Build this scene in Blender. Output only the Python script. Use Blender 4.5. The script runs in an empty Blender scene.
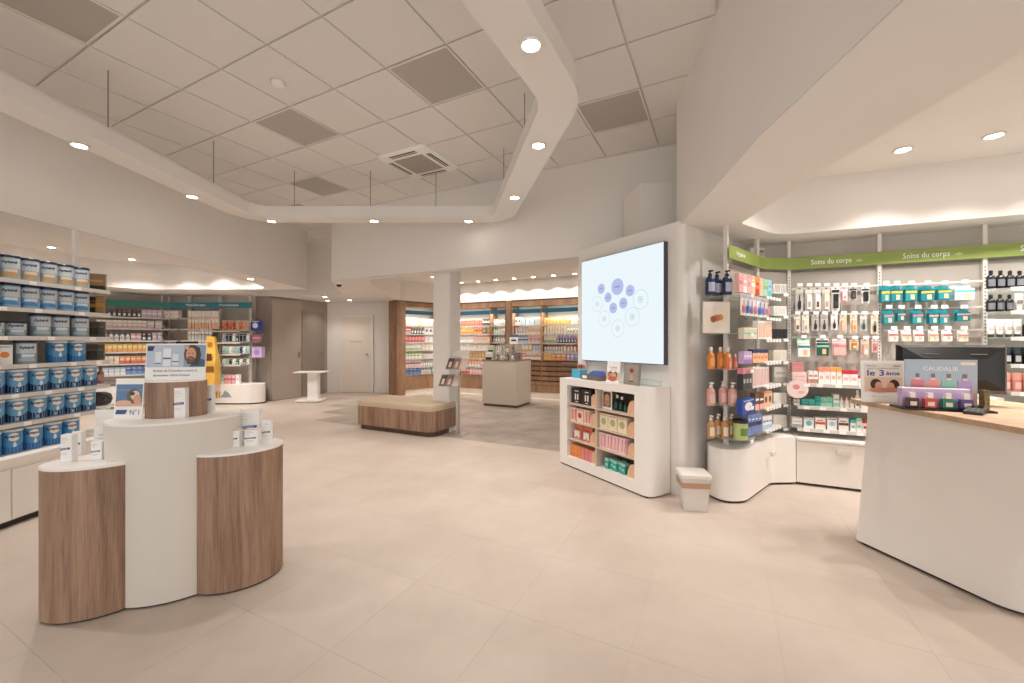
import bpy, math, random
from mathutils import Vector
from mathutils.geometry import tessellate_polygon
random.seed(7)
SC = bpy.context.scene
COL = SC.collection

# ------------------------------------------------------------------ camera, world, exposure
F, CX, HY, CH = 412.0, 512.0, 341.5, 1.38
cam = bpy.data.cameras.new('camera'); cam.sensor_width = 36; cam.lens = 36 * F / 1024
cam.clip_start = 0.05; cam.clip_end = 100
camo = bpy.data.objects.new('camera', cam); COL.objects.link(camo)
camo.location = (0, 0, CH); camo.rotation_euler = (math.pi / 2, 0, 0); SC.camera = camo
wd = bpy.data.worlds.new('world'); SC.world = wd; wd.use_nodes = True
wd.node_tree.nodes['Background'].inputs[0].default_value = (1.0, 0.98, 0.96, 1)
wd.node_tree.nodes['Background'].inputs[1].default_value = 1.0      # daylight through the open shop front behind the camera
SC.view_settings.view_transform = 'Standard'; SC.view_settings.look = 'None'
SC.view_settings.gamma = 1; SC.view_settings.use_curve_mapping = False
SC.view_settings.exposure = 0.5
SC.cycles.max_bounces = 10; SC.cycles.diffuse_bounces = 6; SC.cycles.transparent_max_bounces = 24
SC.cycles.sample_clamp_indirect = 4.0; SC.cycles.caustics_reflective = False; SC.cycles.caustics_refractive = False
SC.cycles.use_denoising = True
LAMP = (1.0, 0.94, 0.885)
P_RING, P_TRAY, P_WASH = 58.0, 42.0, 12.0

# ------------------------------------------------------------------ materials
def lin(h):
    h = h.lstrip('#'); c = [int(h[i:i + 2], 16) / 255 for i in (0, 2, 4)]
    return tuple(x / 12.92 if x <= .04045 else ((x + .055) / 1.055) ** 2.4 for x in c) + (1,)
_M = {}
def mat(hexc, rough=.5, metal=0, emit=0, alpha=1, trans=0, noise=.04, nscale=6, bump=0, spec=.5, name=None):
    key = (hexc, rough, metal, emit, alpha, trans, noise, nscale, bump, spec)
    if key in _M: return _M[key]
    m = bpy.data.materials.new(name or 'surface_' + hexc.strip('#')); m.use_nodes = True
    nt = m.node_tree; b = nt.nodes['Principled BSDF']; c = lin(hexc)
    b.inputs['Base Color'].default_value = c; b.inputs['Roughness'].default_value = rough
    b.inputs['Metallic'].default_value = metal; b.inputs['Specular IOR Level'].default_value = spec
    if emit:
        b.inputs['Base Color'].default_value = (.02, .02, .02, 1); b.inputs['Emission Color'].default_value = c; b.inputs['Emission Strength'].default_value = emit
    if trans: b.inputs['Transmission Weight'].default_value = trans
    if alpha < 1: b.inputs['Alpha'].default_value = alpha
    if noise and not emit:
        g = nt.nodes.new('ShaderNodeNewGeometry'); n = nt.nodes.new('ShaderNodeTexNoise')
        n.inputs['Scale'].default_value = nscale; n.inputs['Detail'].default_value = 4
        nt.links.new(g.outputs['Position'], n.inputs['Vector'])
        r = nt.nodes.new('ShaderNodeValToRGB')
        r.color_ramp.elements[0].position = .3; r.color_ramp.elements[1].position = .7
        r.color_ramp.elements[0].color = tuple(x * (1 - noise) for x in c[:3]) + (1,)
        r.color_ramp.elements[1].color = tuple(min(1, x * (1 + noise)) for x in c[:3]) + (1,)
        nt.links.new(n.outputs['Fac'], r.inputs['Fac']); nt.links.new(r.outputs['Color'], b.inputs['Base Color'])
        if bump:
            bp = nt.nodes.new('ShaderNodeBump'); bp.inputs['Strength'].default_value = bump
            bp.inputs['Distance'].default_value = .002
            nt.links.new(n.outputs['Fac'], bp.inputs['Height']); nt.links.new(bp.outputs['Normal'], b.inputs['Normal'])
    _M[key] = m; return m
def glassy(hexc='#e6efec', alpha=.14, rough=.06):
    key = ('glass', hexc, alpha, rough)
    if key in _M: return _M[key]
    m = bpy.data.materials.new('clear_acrylic'); m.use_nodes = True; nt = m.node_tree
    nt.nodes.clear(); o = nt.nodes.new('ShaderNodeOutputMaterial'); mx = nt.nodes.new('ShaderNodeMixShader')
    t = nt.nodes.new('ShaderNodeBsdfTransparent'); t.inputs[0].default_value = (.97, .985, .98, 1)
    b = nt.nodes.new('ShaderNodeBsdfPrincipled'); b.inputs['Base Color'].default_value = lin(hexc); b.inputs['Roughness'].default_value = rough
    mx.inputs[0].default_value = alpha
    nt.links.new(t.outputs[0], mx.inputs[1]); nt.links.new(b.outputs[0], mx.inputs[2]); nt.links.new(mx.outputs[0], o.inputs[0])
    _M[key] = m; return m
def wood(dark, light, sx=9, sz=.7, name='oak_laminate', rough=.5):
    key = ('wood', dark, light, sx, sz)
    if key in _M: return _M[key]
    m = bpy.data.materials.new(name); m.use_nodes = True; nt = m.node_tree; b = nt.nodes['Principled BSDF']
    b.inputs['Roughness'].default_value = rough
    tc = nt.nodes.new('ShaderNodeTexCoord'); mp = nt.nodes.new('ShaderNodeMapping'); mp.inputs['Scale'].default_value = (sx, sx, sz)
    nt.links.new(tc.outputs['Object'], mp.inputs['Vector'])
    n1 = nt.nodes.new('ShaderNodeTexNoise'); n1.inputs['Scale'].default_value = 1.6; n1.inputs['Detail'].default_value = 6; n1.inputs['Distortion'].default_value = .6
    nt.links.new(mp.outputs[0], n1.inputs['Vector'])
    mp2 = nt.nodes.new('ShaderNodeMapping'); mp2.inputs['Scale'].default_value = (sx * 12, sx * 12, sz * 6)
    nt.links.new(tc.outputs['Object'], mp2.inputs['Vector'])
    n2 = nt.nodes.new('ShaderNodeTexNoise'); n2.inputs['Scale'].default_value = 1.5; n2.inputs['Detail'].default_value = 3
    nt.links.new(mp2.outputs[0], n2.inputs['Vector'])
    mx = nt.nodes.new('ShaderNodeMath'); mx.operation = 'MULTIPLY_ADD'; mx.inputs[1].default_value = .35
    nt.links.new(n2.outputs['Fac'], mx.inputs[0])
    ml = nt.nodes.new('ShaderNodeMath'); ml.operation = 'MULTIPLY'; ml.inputs[1].default_value = .65
    nt.links.new(n1.outputs['Fac'], ml.inputs[0]); nt.links.new(ml.outputs[0], mx.inputs[2])
    r = nt.nodes.new('ShaderNodeValToRGB'); r.color_ramp.elements[0].position = .36; r.color_ramp.elements[1].position = .64
    r.color_ramp.elements[0].color = lin(dark); r.color_ramp.elements[1].color = lin(light)
    nt.links.new(mx.outputs[0], r.inputs['Fac']); nt.links.new(r.outputs['Color'], b.inputs['Base Color'])
    _M[key] = m; return m
def floor_mat(a, bcol, c, name, scale=1.1):
    m = bpy.data.materials.new(name); m.use_nodes = True; nt = m.node_tree; b = nt.nodes['Principled BSDF']
    b.inputs['Roughness'].default_value = .42; b.inputs['Specular IOR Level'].default_value = .35
    g = nt.nodes.new('ShaderNodeNewGeometry')
    n = nt.nodes.new('ShaderNodeTexNoise'); n.inputs['Scale'].default_value = scale; n.inputs['Detail'].default_value = 8; n.inputs['Roughness'].default_value = .62
    nt.links.new(g.outputs['Position'], n.inputs['Vector'])
    r = nt.nodes.new('ShaderNodeValToRGB'); e = r.color_ramp.elements
    e[0].position = .3; e[0].color = lin(a); e[1].position = .72; e[1].color = lin(c); k = e.new(.5); k.color = lin(bcol)
    nt.links.new(n.outputs['Fac'], r.inputs['Fac'])
    oi = nt.nodes.new('ShaderNodeObjectInfo'); hs = nt.nodes.new('ShaderNodeHueSaturation')
    mr = nt.nodes.new('ShaderNodeMapRange'); mr.inputs['To Min'].default_value = .985; mr.inputs['To Max'].default_value = 1.012
    nt.links.new(oi.outputs['Random'], mr.inputs['Value']); nt.links.new(mr.outputs[0], hs.inputs['Value'])
    nt.links.new(r.outputs['Color'], hs.inputs['Color']); nt.links.new(hs.outputs['Color'], b.inputs['Base Color'])
    n3 = nt.nodes.new('ShaderNodeTexNoise'); n3.inputs['Scale'].default_value = 140; nt.links.new(g.outputs['Position'], n3.inputs['Vector'])
    bp = nt.nodes.new('ShaderNodeBump'); bp.inputs['Strength'].default_value = .06; bp.inputs['Distance'].default_value = .002
    nt.links.new(n3.outputs['Fac'], bp.inputs['Height']); nt.links.new(bp.outputs['Normal'], b.inputs['Normal'])
    return m
def perforated(a, bcol, scale, name):
    m = bpy.data.materials.new(name); m.use_nodes = True; nt = m.node_tree; b = nt.nodes['Principled BSDF']; b.inputs['Roughness'].default_value = .6
    tc = nt.nodes.new('ShaderNodeTexCoord'); v = nt.nodes.new('ShaderNodeTexVoronoi'); v.inputs['Scale'].default_value = scale; v.inputs['Randomness'].default_value = 0
    nt.links.new(tc.outputs['Object'], v.inputs['Vector'])
    r = nt.nodes.new('ShaderNodeValToRGB'); r.color_ramp.elements[0].position = .38; r.color_ramp.elements[1].position = .46
    r.color_ramp.elements[0].color = lin(a); r.color_ramp.elements[1].color = lin(bcol)
    nt.links.new(v.outputs['Distance'], r.inputs['Fac']); nt.links.new(r.outputs['Color'], b.inputs['Base Color'])
    return m
WALL = mat('#ebe8e4', .85, noise=.015, nscale=1.5, bump=.05, name='painted_plaster')
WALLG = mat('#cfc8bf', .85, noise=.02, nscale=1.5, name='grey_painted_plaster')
CEIL = mat('#e6e3df', .9, noise=.015, nscale=60, bump=.1, name='mineral_ceiling_tile')
CGRID = mat('#dbd6d0', .6, name='ceiling_grid_metal')
WHITE = mat('#f1ede8', .32, noise=.01, name='white_lacquer')
WHITE2 = mat('#f4f1ed', .45, noise=.01, name='white_laminate')
BEIGE = mat('#d9d0c4', .45, noise=.015, name='beige_lacquer')
METAL = mat('#e8e4de', .35, metal=.1, noise=.01, name='white_coated_metal')
STEEL = mat('#b9b5af', .3, metal=.8, noise=.02, name='brushed_steel')
DARK = mat('#2a2624', .6, name='dark_plinth')
BLACK = mat('#141414', .35, name='black_plastic')
WOOD = wood('#7c5f4e', '#b09078')
WOOD2 = wood('#7a5c46', '#a5846a', 5, .9)
BACKP = mat('#b5aea6', .7, noise=.02, name='grey_back_panel')
SHELFM = mat('#dcd8d2', .4, noise=.01, name='shelf_metal')
GLASS = glassy(); GLASS2 = glassy('#cfe0db', .3)
TAGM = mat('#fbfaf8', .5, noise=0, name='white_card')
FLOOR = floor_mat('#b9aa9e', '#c4b6aa', '#cdc1b6', 'beige_stone_tile')
FLOORD = floor_mat('#8d8076', '#a5988d', '#b9ada3', 'mottled_taupe_tile', 1.9)
GROUT = mat('#c6b9ad', .8, name='floor_joint')

# ------------------------------------------------------------------ mesh helpers
class MB:
    def __init__(s): s.v = []; s.f = []; s.m = []; s.mats = []
    def mi(s, m):
        if m not in s.mats: s.mats.append(m)
        return s.mats.index(m)
    def poly(s, pts, m):
        b = len(s.v); s.v += [tuple(p) for p in pts]; s.f.append(tuple(range(b, b + len(pts)))); s.m.append(s.mi(m)); return s
    def box(s, x0, x1, y0, y1, z0, z1, m):
        b = len(s.v); s.v += [(x, y, z) for z in (z0, z1) for y in (y0, y1) for x in (x0, x1)]
        k = s.mi(m)
        for f in ((0, 2, 3, 1), (4, 5, 7, 6), (0, 1, 5, 4), (2, 6, 7, 3), (0, 4, 6, 2), (1, 3, 7, 5)):
            s.f.append(tuple(b + i for i in f)); s.m.append(k)
        return s
    def loft(s, rings, m, cap0=True, cap1=True, closed=True, capm=None):
        n = len(rings[0]); b = len(s.v); k = s.mi(m)
        for r in rings: s.v += [tuple(p) for p in r]
        for i in range(len(rings) - 1):
            for j in range(n if closed else n - 1):
                a = b + i * n + j; c = b + i * n + (j + 1) % n
                s.f.append((a, c, c + n, a + n)); s.m.append(k)
        kc = s.mi(capm) if capm else k
        if cap0: s.f.append(tuple(b + j for j in reversed(range(n)))); s.m.append(kc)
        if cap1: s.f.append(tuple(b + (len(rings) - 1) * n + j for j in range(n))); s.m.append(kc)
        return s
    def prism(s, pts, z0, z1, m, capm=None):
        return s.loft([[(x, y, z0) for x, y in pts], [(x, y, z1) for x, y in pts]], m, capm=capm)
    def lathe(s, prof, m, n=16, cx=0, cy=0, sx=1, sy=1):
        return s.loft([[(cx + sx * r * math.cos(2 * math.pi * i / n), cy + sy * r * math.sin(2 * math.pi * i / n), z) for i in range(n)] for r, z in prof], m)
    def tube(s, path, r, m, n=8):
        rings = []
        for i, p in enumerate(path):
            p = Vector(p); a = Vector(path[max(0, i - 1)]); c = Vector(path[min(len(path) - 1, i + 1)])
            t = (c - a).normalized(); u = t.cross(Vector((0, 0, 1)) if abs(t.z) < .9 else Vector((1, 0, 0))).normalized(); w = u.cross(t)
            rings.append([p + r * (math.cos(2 * math.pi * k / n) * u + math.sin(2 * math.pi * k / n) * w) for k in range(n)])
        return s.loft(rings, m)
    def mesh(s, name='mesh', smooth=35):
        me = bpy.data.meshes.new(name); me.from_pydata(s.v, [], s.f)
        for m in s.mats: me.materials.append(m)
        me.polygons.foreach_set('material_index', s.m)
        if smooth:
            me.polygons.foreach_set('use_smooth', [True] * len(s.f)); me.set_sharp_from_angle(angle=math.radians(smooth))
        me.update(); return me
def link(name, data, parent=None, loc=(0, 0, 0), rz=0):
    o = bpy.data.objects.new(name, data); COL.objects.link(o); o.location = loc; o.rotation_euler = (0, 0, rz)
    if parent: o.parent = parent
    return o
def tag(o, label, cat, group=None):
    o['label'] = label; o['category'] = cat
    if group: o['group'] = group
    return o
def thing(name, label, cat, loc=(0, 0, 0), rz=0, group=None): return tag(link(name, None, None, loc, rz), label, cat, group)
def struct(name, mb, smooth=35, parent=None, label=None):
    o = link(name, mb if isinstance(mb, bpy.types.Mesh) else mb.mesh(name, smooth), parent)
    if not parent: o['kind'] = 'structure'
    if label: o['label'] = label
    return o
def part(name, mb, parent, bev=0, smooth=35, label=None, loc=(0, 0, 0), rz=0):
    o = link(name, mb if isinstance(mb, bpy.types.Mesh) else mb.mesh(name, smooth), parent, loc, rz)
    if bev:
        md = o.modifiers.new('bevel', 'BEVEL'); md.width = bev; md.segments = 2; md.limit_method = 'ANGLE'
    if label: o['label'] = label
    return o
def single(name, mb, label, cat, loc=(0, 0, 0), rz=0, group=None, bev=0, smooth=35):
    o = part(name, mb, None, bev, smooth, None, loc, rz); return tag(o, label, cat, group)
def fillet(pts, rad, n=8, closed=True):
    out = []; N = len(pts)
    for i, p in enumerate(pts):
        r = rad[i] if isinstance(rad, (list, tuple)) else rad
        if r <= 0 or (not closed and i in (0, N - 1)): out.append(tuple(p)); continue
        p = Vector(p); a = Vector(pts[i - 1]) - p; c = Vector(pts[(i + 1) % N]) - p
        la, lc = a.length, c.length; a /= la; c /= lc
        ang = math.acos(max(-1, min(1, a.dot(c))))
        t = min(r / math.tan(ang / 2), la * .49, lc * .49); rr = t * math.tan(ang / 2)
        cen = p + (a + c).normalized() * (rr / math.sin(ang / 2)); s0 = p + a * t; e0 = p + c * t
        v0 = s0 - cen; v1 = e0 - cen; tot = v0.angle_signed(v1)
        for k in range(n + 1):
            th = -tot * k / n; q = Vector((v0.x * math.cos(th) - v0.y * math.sin(th), v0.x * math.sin(th) + v0.y * math.cos(th)))
            out.append(tuple(cen + q))
    return out
def strip(path, w, side=1):
    """closed outline of a wall of thickness w on one side of an open plan path"""
    off = []
    for i, p in enumerate(path):
        p = Vector(p); ns = []
        for a, b in ((i - 1, i), (i, i + 1)):
            if a < 0 or b >= len(path): continue
            d = (Vector(path[b]) - Vector(path[a])).normalized(); ns.append(Vector((-d.y, d.x)) * side)
        nn = sum(ns, Vector((0, 0))).normalized(); off.append(tuple(p + nn * w / max(.4, nn.dot(ns[0]))))
    return list(path), off
def wallstrip(mb, path, w, side, z0, z1, m):
    a, b = strip(path, w, side)
    n = len(a)
    mb.loft([[(x, y, z0) for x, y in a], [(x, y, z1) for x, y in a]], m, False, False, False)
    mb.loft([[(x, y, z0) for x, y in b], [(x, y, z1) for x, y in b]], m, False, False, False)
    for z in (z0, z1):
        mb.loft([[(x, y, z) for x, y in a], [(x, y, z) for x, y in b]], m, False, False, False)
    for i in (0, n - 1): mb.poly([(*a[i], z0), (*b[i], z0), (*b[i], z1), (*a[i], z1)], m)
    return mb
def holed(mb, outer, holes, z, m):
    loops = [[Vector((x, y, z)) for x, y in L] for L in [outer] + holes]
    pts = [p for L in loops for p in L]
    for t in tessellate_polygon(loops): mb.poly([pts[i] for i in t], m)
    return mb
def inside(p, poly):
    x, y = p; r = False
    for i in range(len(poly)):
        x0, y0 = poly[i - 1]; x1, y1 = poly[i]
        if (y0 > y) != (y1 > y) and x < (x1 - x0) * (y - y0) / (y1 - y0) + x0: r = not r
    return r
_T = {}
def text_mesh(s, height, m, width=None, bold=0):
    """flat lettering in the x-z plane, facing -y, centred on x, baseline z=0"""
    key = (s, height, m.name, width, bold)
    if key in _T: return _T[key]
    c = bpy.data.curves.new('lettering', 'FONT'); c.body = s; c.size = 1; c.align_x = 'CENTER'; c.offset = bold; c.resolution_u = 2
    o = bpy.data.objects.new('lettering', c); me = bpy.data.meshes.new_from_object(o)
    xs = [v.co.x for v in me.vertices] or [0]; sc = height / .7
    k = (width / (max(xs) - min(xs))) / sc if width and max(xs) > min(xs) else 1
    for v in me.vertices: v.co = (v.co.x * sc * k, 0, v.co.y * sc)
    me.materials.clear(); me.materials.append(m); bpy.data.objects.remove(o); bpy.data.curves.remove(c)
    _T[key] = me; return me
def disc(cx, cz, rx, rz, n=14, y=0): return [(cx + rx * math.cos(2 * math.pi * i / n), y, cz + rz * math.sin(2 * math.pi * i / n)) for i in range(n)]
def at(px, py, Y): return Vector(((px - CX) / F * Y, Y, CH - (py - HY) / F * Y))

# ------------------------------------------------------------------ room shell
A = math.radians(26.9)
E1 = Vector((math.cos(A), -math.sin(A))); D2 = Vector((math.sin(A), math.cos(A)))
ZC, ZS, ZT = 3.594, 2.43, 2.94
def cpl(x): return 5.01 - (x - 1.07) * math.tan(A)            # plan line of the wall above the rear alcove
MAIN = [(-4.13, -2.6), (-4.13, 8.3), (-5.6, 8.5), (-5.6, 9.25), (-3.8, 9.25), (-3.13, cpl(-3.13)), (1.95, cpl(1.95)), (1.95, 3.98),
        (1.53, 3.83), (1.47, 3.45), (1.38, 2.8), (1.27, 2.13), (1.2, 1.2), (1.15, -2.6)]
struct('floor', MB().box(-10.2, 7.2, -2.6, 13.2, -.06, -.0012, GROUT), label='pale joints under the beige stone floor tiles')
fl = bpy.data.objects['floor']
DARKZ = [(-3.9, 9.4), (-3.2, 6.95), (1.2, 4.72), (2.4, 4.4), (2.4, 9.1), (-1.2, 10.9), (-2.7, 10.2)]
tile_me = {}
for key, m in (('l', FLOOR), ('d', FLOORD)):
    h = .2995
    tile_me[key] = MB().prism([(-h, -h), (h, -h), (h, h), (-h, h)], -.003, 0, m).mesh('floor_tile', 0)
cells = []
for i in range(-24, 22):
    for j in range(-6, 28):
        c = E1 * (-.36 + .6 * (i + .5)) + D2 * (.67 + .6 * (j + .5))
        if -10 < c.x < 7 and -2.2 < c.y < 12.6: cells.append((c, inside(c, DARKZ)))
def vis(c): return c.y > .9 and abs(c.x) < c.y * 1.35 + .4 and c.x > -4.2 - max(0, (c.y - 5)) * .9 and c.x < 4.2
shown = sorted([q for q in cells if vis(q[0])], key=lambda q: q[0].length)[:290]
ids = {(round(q[0].x, 3), round(q[0].y, 3)) for q in shown}
for c, d in shown:
    part('floor_tile', tile_me['d' if d else 'l'], fl, loc=(c.x, c.y, 0), rz=-A)
rest = MB()
for c, d in cells:
    if (round(c.x, 3), round(c.y, 3)) in ids: continue
    pts = [c + E1 * a + D2 * b for a, b in ((-.2985, -.2985), (.2985, -.2985), (.2985, .2985), (-.2985, .2985))]
    rest.prism([(p.x, p.y) for p in pts], -.005, 0, FLOORD if d else FLOOR)
o = part('floor_tiles_beyond', rest, fl, smooth=0); o['kind'] = 'stuff'

# main suspended ceiling on a 60 cm grid
ce = struct('ceiling', holed(MB(), MAIN, [], ZC + .012, CGRID), 0)
tme = MB().prism([(-.291, -.291), (.291, -.291), (.291, .291), (-.291, .291)], 0, .011, CEIL).mesh('ceiling_tile', 0)
O = Vector((-6.63 * .6, 4.70 * .6))
def node(c, r): return O + E1 * (.6 * c) + D2 * (.6 * r)
def cell_at(px, py):
    Y = F * (ZC - CH) / (HY - py); p = Vector(((px - CX) / F * Y, Y)) - O
    return math.floor(p.dot(E1) / .6), math.floor(p.dot(D2) / .6)
VENTS = [cell_at(70, 14), cell_at(297, 128), cell_at(441, 76), cell_at(612, 116), cell_at(316, 187), cell_at(296, 206)]
AC = cell_at(427, 152)
for c in range(-6, 18):
    for r in range(-14, 16):
        p = node(c + .5, r + .5)
        q = [node(c + a, r + b) for a in (.03, .5, .97) for b in (.03, .5, .97)]
        if (c, r) in VENTS or (c, r) == AC or not any(inside(k, MAIN) for k in q) or p.y < -1.4: continue
        if p.y < .6 and r < -6: pass
        part('ceiling_tile', tme, ce, loc=(p.x, p.y, ZC), rz=-A)
VG = perforated('#8f8a84', '#b7b1a9', 150, 'perforated_grille')
for k, (c, r) in enumerate(VENTS):
    p = node(c + .5, r + .5)
    lb = ['grey perforated air grille beside the left bulkhead', 'grey perforated air grille near the smoke detector',
          'grey perforated air grille next to the air conditioner cassette', 'grey perforated air grille beside the right bulkhead',
          'small far grey air grille over the rear of the ring', 'grey air grille just behind the far edge of the ring'][k]
    t = thing('ceiling_vent', lb, 'air vent', (p.x, p.y, ZC - .002), -A, 'ceiling air grilles')
    g = MB()
    for s in (-1, 1):
        g.box(-.293, .293, s * .285 - .008, s * .285 + .008, 0, .012, METAL); g.box(s * .285 - .008, s * .285 + .008, -.277, .277, 0, .012, METAL)
    part('frame', g, t, smooth=0)
    part('grille', MB().box(-.277, .277, -.277, .277, .003, .009, VG), t, smooth=0)
p = node(AC[0] + .5, AC[1] + .5)
t = thing('air_conditioner', 'white four way cassette air conditioner set into the ceiling', 'air conditioner', (p.x, p.y, ZC - .03), -A)
sq = fillet([(-.36, -.36), (.36, -.36), (.36, .36), (-.36, .36)], .06, 5)
part('panel', MB().loft([[(x * .94, y * .94, 0) for x, y in sq], [(x, y, .02) for x, y in sq], [(x, y, .03) for x, y in sq]], WHITE2), t)
part('intake_grille', MB().box(-.21, .21, -.21, .21, -.004, 0, mat('#a79f96', .6, nscale=200, noise=.12)), t, smooth=0)
for k in range(4):
    m = MB().box(-.19, .19, -.315, -.262, -.003, .001, mat('#4a443f', .6)).box(-.19, .19, -.294, -.284, -.006, -.002, WHITE2)
    part('air_outlet', m, t, smooth=0, rz=k * math.pi / 2)

# lower ceilings with light trays
LT = fillet([(-4.62, -1.5), (-4.62, 7.4), (-4.9, 8.28), (-7.4, 8.3), (-8.05, 7.6), (-8.05, -1.5)], [0, .6, .5, .8, .5, 0], 8)
RT = fillet([(5.7, -1.5), (5.7, 2.78), (2.62, 4.06), (2.03, 3.66), (1.9, 2.38), (1.72, -1.5)], [0, .3, .35, .12, 1.5, 0], 8)
bt = D2 * .17
BT = fillet([(-2.5 + bt.x, cpl(-2.5) + bt.y), (1.85 + bt.x, cpl(1.85) + bt.y), (2.2, 9.38), (-1.36, 11.2), (-2.1, 11.28), (-2.86, 10.5), (-2.62, 8.0)], [0, 0, 0, 0, 0, .1, .5], 6)
struct('ceiling_lower', holed(MB(), [(-10.2, -2.6), (7.2, -2.6), (7.2, 13.2), (-10.2, 13.2)], [MAIN, LT, RT, BT], ZS, WALL), 0)
for nm, poly in (('left', LT), ('right', RT), ('rear', BT)):
    m = MB(); holed(m, poly, [], ZT, WALL)
    m.loft([[(x, y, ZS) for x, y in poly], [(x, y, ZT) for x, y in poly]], WALL, False, False)
    struct('ceiling_tray_' + nm, m, 40)
W = MB(); wallstrip(W, MAIN[0:4], .12, 1, ZS + .003, ZC + .1, WALL); struct('wall_left_bulkhead', W)
W = MB(); wallstrip(W, [MAIN[3], MAIN[4], MAIN[5], MAIN[6]], .12, 1, ZS + .003, ZC + .1, WALL); struct('wall_rear_bulkhead', W)
W = MB(); wallstrip(W, MAIN[6:14], .12, 1, ZS + .003, ZC + .1, WALL); struct('wall_right_bulkhead', W, 50)

# media wall that carries the screen
SA, SD = Vector((.80, 4.84)), Vector((.51, -.86)).normalized(); SN = Vector((-SD.y, SD.x)) * -1   # SN faces the room
SB = SA + SD * 1.40
mw = fillet([tuple(SA - SD * .06), tuple(SB), (1.62, 3.74), (2.3, 4.30), (2.05, 4.62), (.84, 4.97)], [.06, .16, .12, 0, 0, 0], 8)
struct('wall_media', MB().prism(mw, 0, 2.455, WALL), 40, label='white wall block carrying the large lit screen')
b0 = Vector((1.32, 4.36))
t = single('service_box', MB().prism([(1.336, 4.3), (1.93, 4.26), (1.93, 4.5), (1.29, 4.75)], 2.456, 3.03, WALL), 'white boxed service duct standing on top of the media wall', 'duct box', smooth=0)

# other walls
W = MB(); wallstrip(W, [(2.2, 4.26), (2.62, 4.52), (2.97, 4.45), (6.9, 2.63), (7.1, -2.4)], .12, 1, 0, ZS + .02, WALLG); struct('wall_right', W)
W = MB(); wallstrip(W, [(2.2, 4.6), (2.3, 9.5)], .1, -1, 0, ZT + .1, WALL); struct('wall_alcove', W)
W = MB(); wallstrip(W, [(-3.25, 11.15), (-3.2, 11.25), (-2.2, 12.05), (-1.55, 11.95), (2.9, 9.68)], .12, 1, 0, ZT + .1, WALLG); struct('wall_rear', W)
W = MB(); wallstrip(W, [(-5.0, 11.15), (-3.22, 11.15)], .12, 1, 0, ZS + .02, WALL); struct('wall_door', W)
PANEL = mat('#a89c92', .3, noise=.08, nscale=1.3, name='taupe_satin_panel')
W = MB(); wallstrip(W, [(-5.97, 9.6), (-5.58, 9.52), (-5.0, 11.15)], .12, 1, 0, ZS + .02, PANEL); struct('wall_corridor', W)
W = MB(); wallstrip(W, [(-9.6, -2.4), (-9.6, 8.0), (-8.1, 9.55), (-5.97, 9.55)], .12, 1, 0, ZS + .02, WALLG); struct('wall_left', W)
for k, (s0, s1) in enumerate(((.02, .85), (.87, 1.6))):
    d = Vector((.58, 1.63)).normalized(); q = Vector((-5.58, 9.52)) + d * s0; w = s1 - s0
    o = struct('door_%d' % (k + 2), MB().box(0, w, -.03, -.002, .01, 2.38 if k == 0 else 2.15, mat('#b3a79d' if k == 0 else '#998d83', .28, noise=.06, nscale=2)), 0)
    o.location = (q.x, q.y, 0); o.rotation_euler = (0, 0, math.atan2(d.y, d.x))
    h = part('door_handle', MB().box(w - .1, w - .07, -.06, -.03, 1.0, 1.12, STEEL), o, smooth=0)
d1 = struct('door_1', MB().box(-4.62, -3.8, 11.11, 11.148, .01, 2.05, mat('#e6ddd3', .5, noise=.01)), 0)
part('door_handle', MB().lathe([(.02, 0), (.03, .01), (.03, .05), (.01, .06)], STEEL, 12).mesh(), d1, loc=(-3.9, 11.06, 1.0))
part('door_sign', MB().box(-4.37, -4.05, 11.104, 11.11, 1.36, 1.4, mat('#c9beb3', .5)), d1, smooth=0)
struct('trim_1', MB().box(-4.68, -4.62, 11.10, 11.149, 0, 2.11, METAL).box(-3.8, -3.74, 11.10, 11.149, 0, 2.11, METAL).box(-4.62, -3.8, 11.10, 11.149, 2.05, 2.11, METAL), 0)
q = Vector((-1.02, 6.46))
struct('trim_2', MB().prism(fillet([tuple(q + E1 * a + D2 * b) for a, b in ((-.155, -.155), (.155, -.155), (.155, .155), (-.155, .155))], .02, 3), 0, ZT + .02, WALL), 40,
       label='square white structural column below the rear bulkhead')

# ------------------------------------------------------------------ downlights
LENS = mat('#fff1de', .4, emit=22, name='lit_lamp_lens')
ring_me = MB().lathe([(.046, -.0015), (.05, -.012), (.06, -.013), (.066, -.002)], METAL, 18).mesh('trim_ring')
lens_me = MB().lathe([(.046, -.009), (.046, -.004), (.02, -.003)], LENS, 16).mesh('lens')
def downlight(x, y, z, label, group, power, ang=120, tilt=(0, 0), blend=.7, size=.04):
    t = thing('downlight', label, 'ceiling light', (x, y, z), 0, group)
    part('trim_ring', ring_me, t); part('lens', lens_me, t)
    l = bpy.data.lights.new('lamp', 'SPOT'); l.energy = power; l.color = LAMP; l.spot_size = math.radians(ang); l.spot_blend = blend; l.shadow_soft_size = size
    lo = bpy.data.objects.new('lamp', l); COL.objects.link(lo); lo.parent = t; lo.location = (0, 0, -.03); lo.rotation_euler = (tilt[0], tilt[1], 0)
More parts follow.
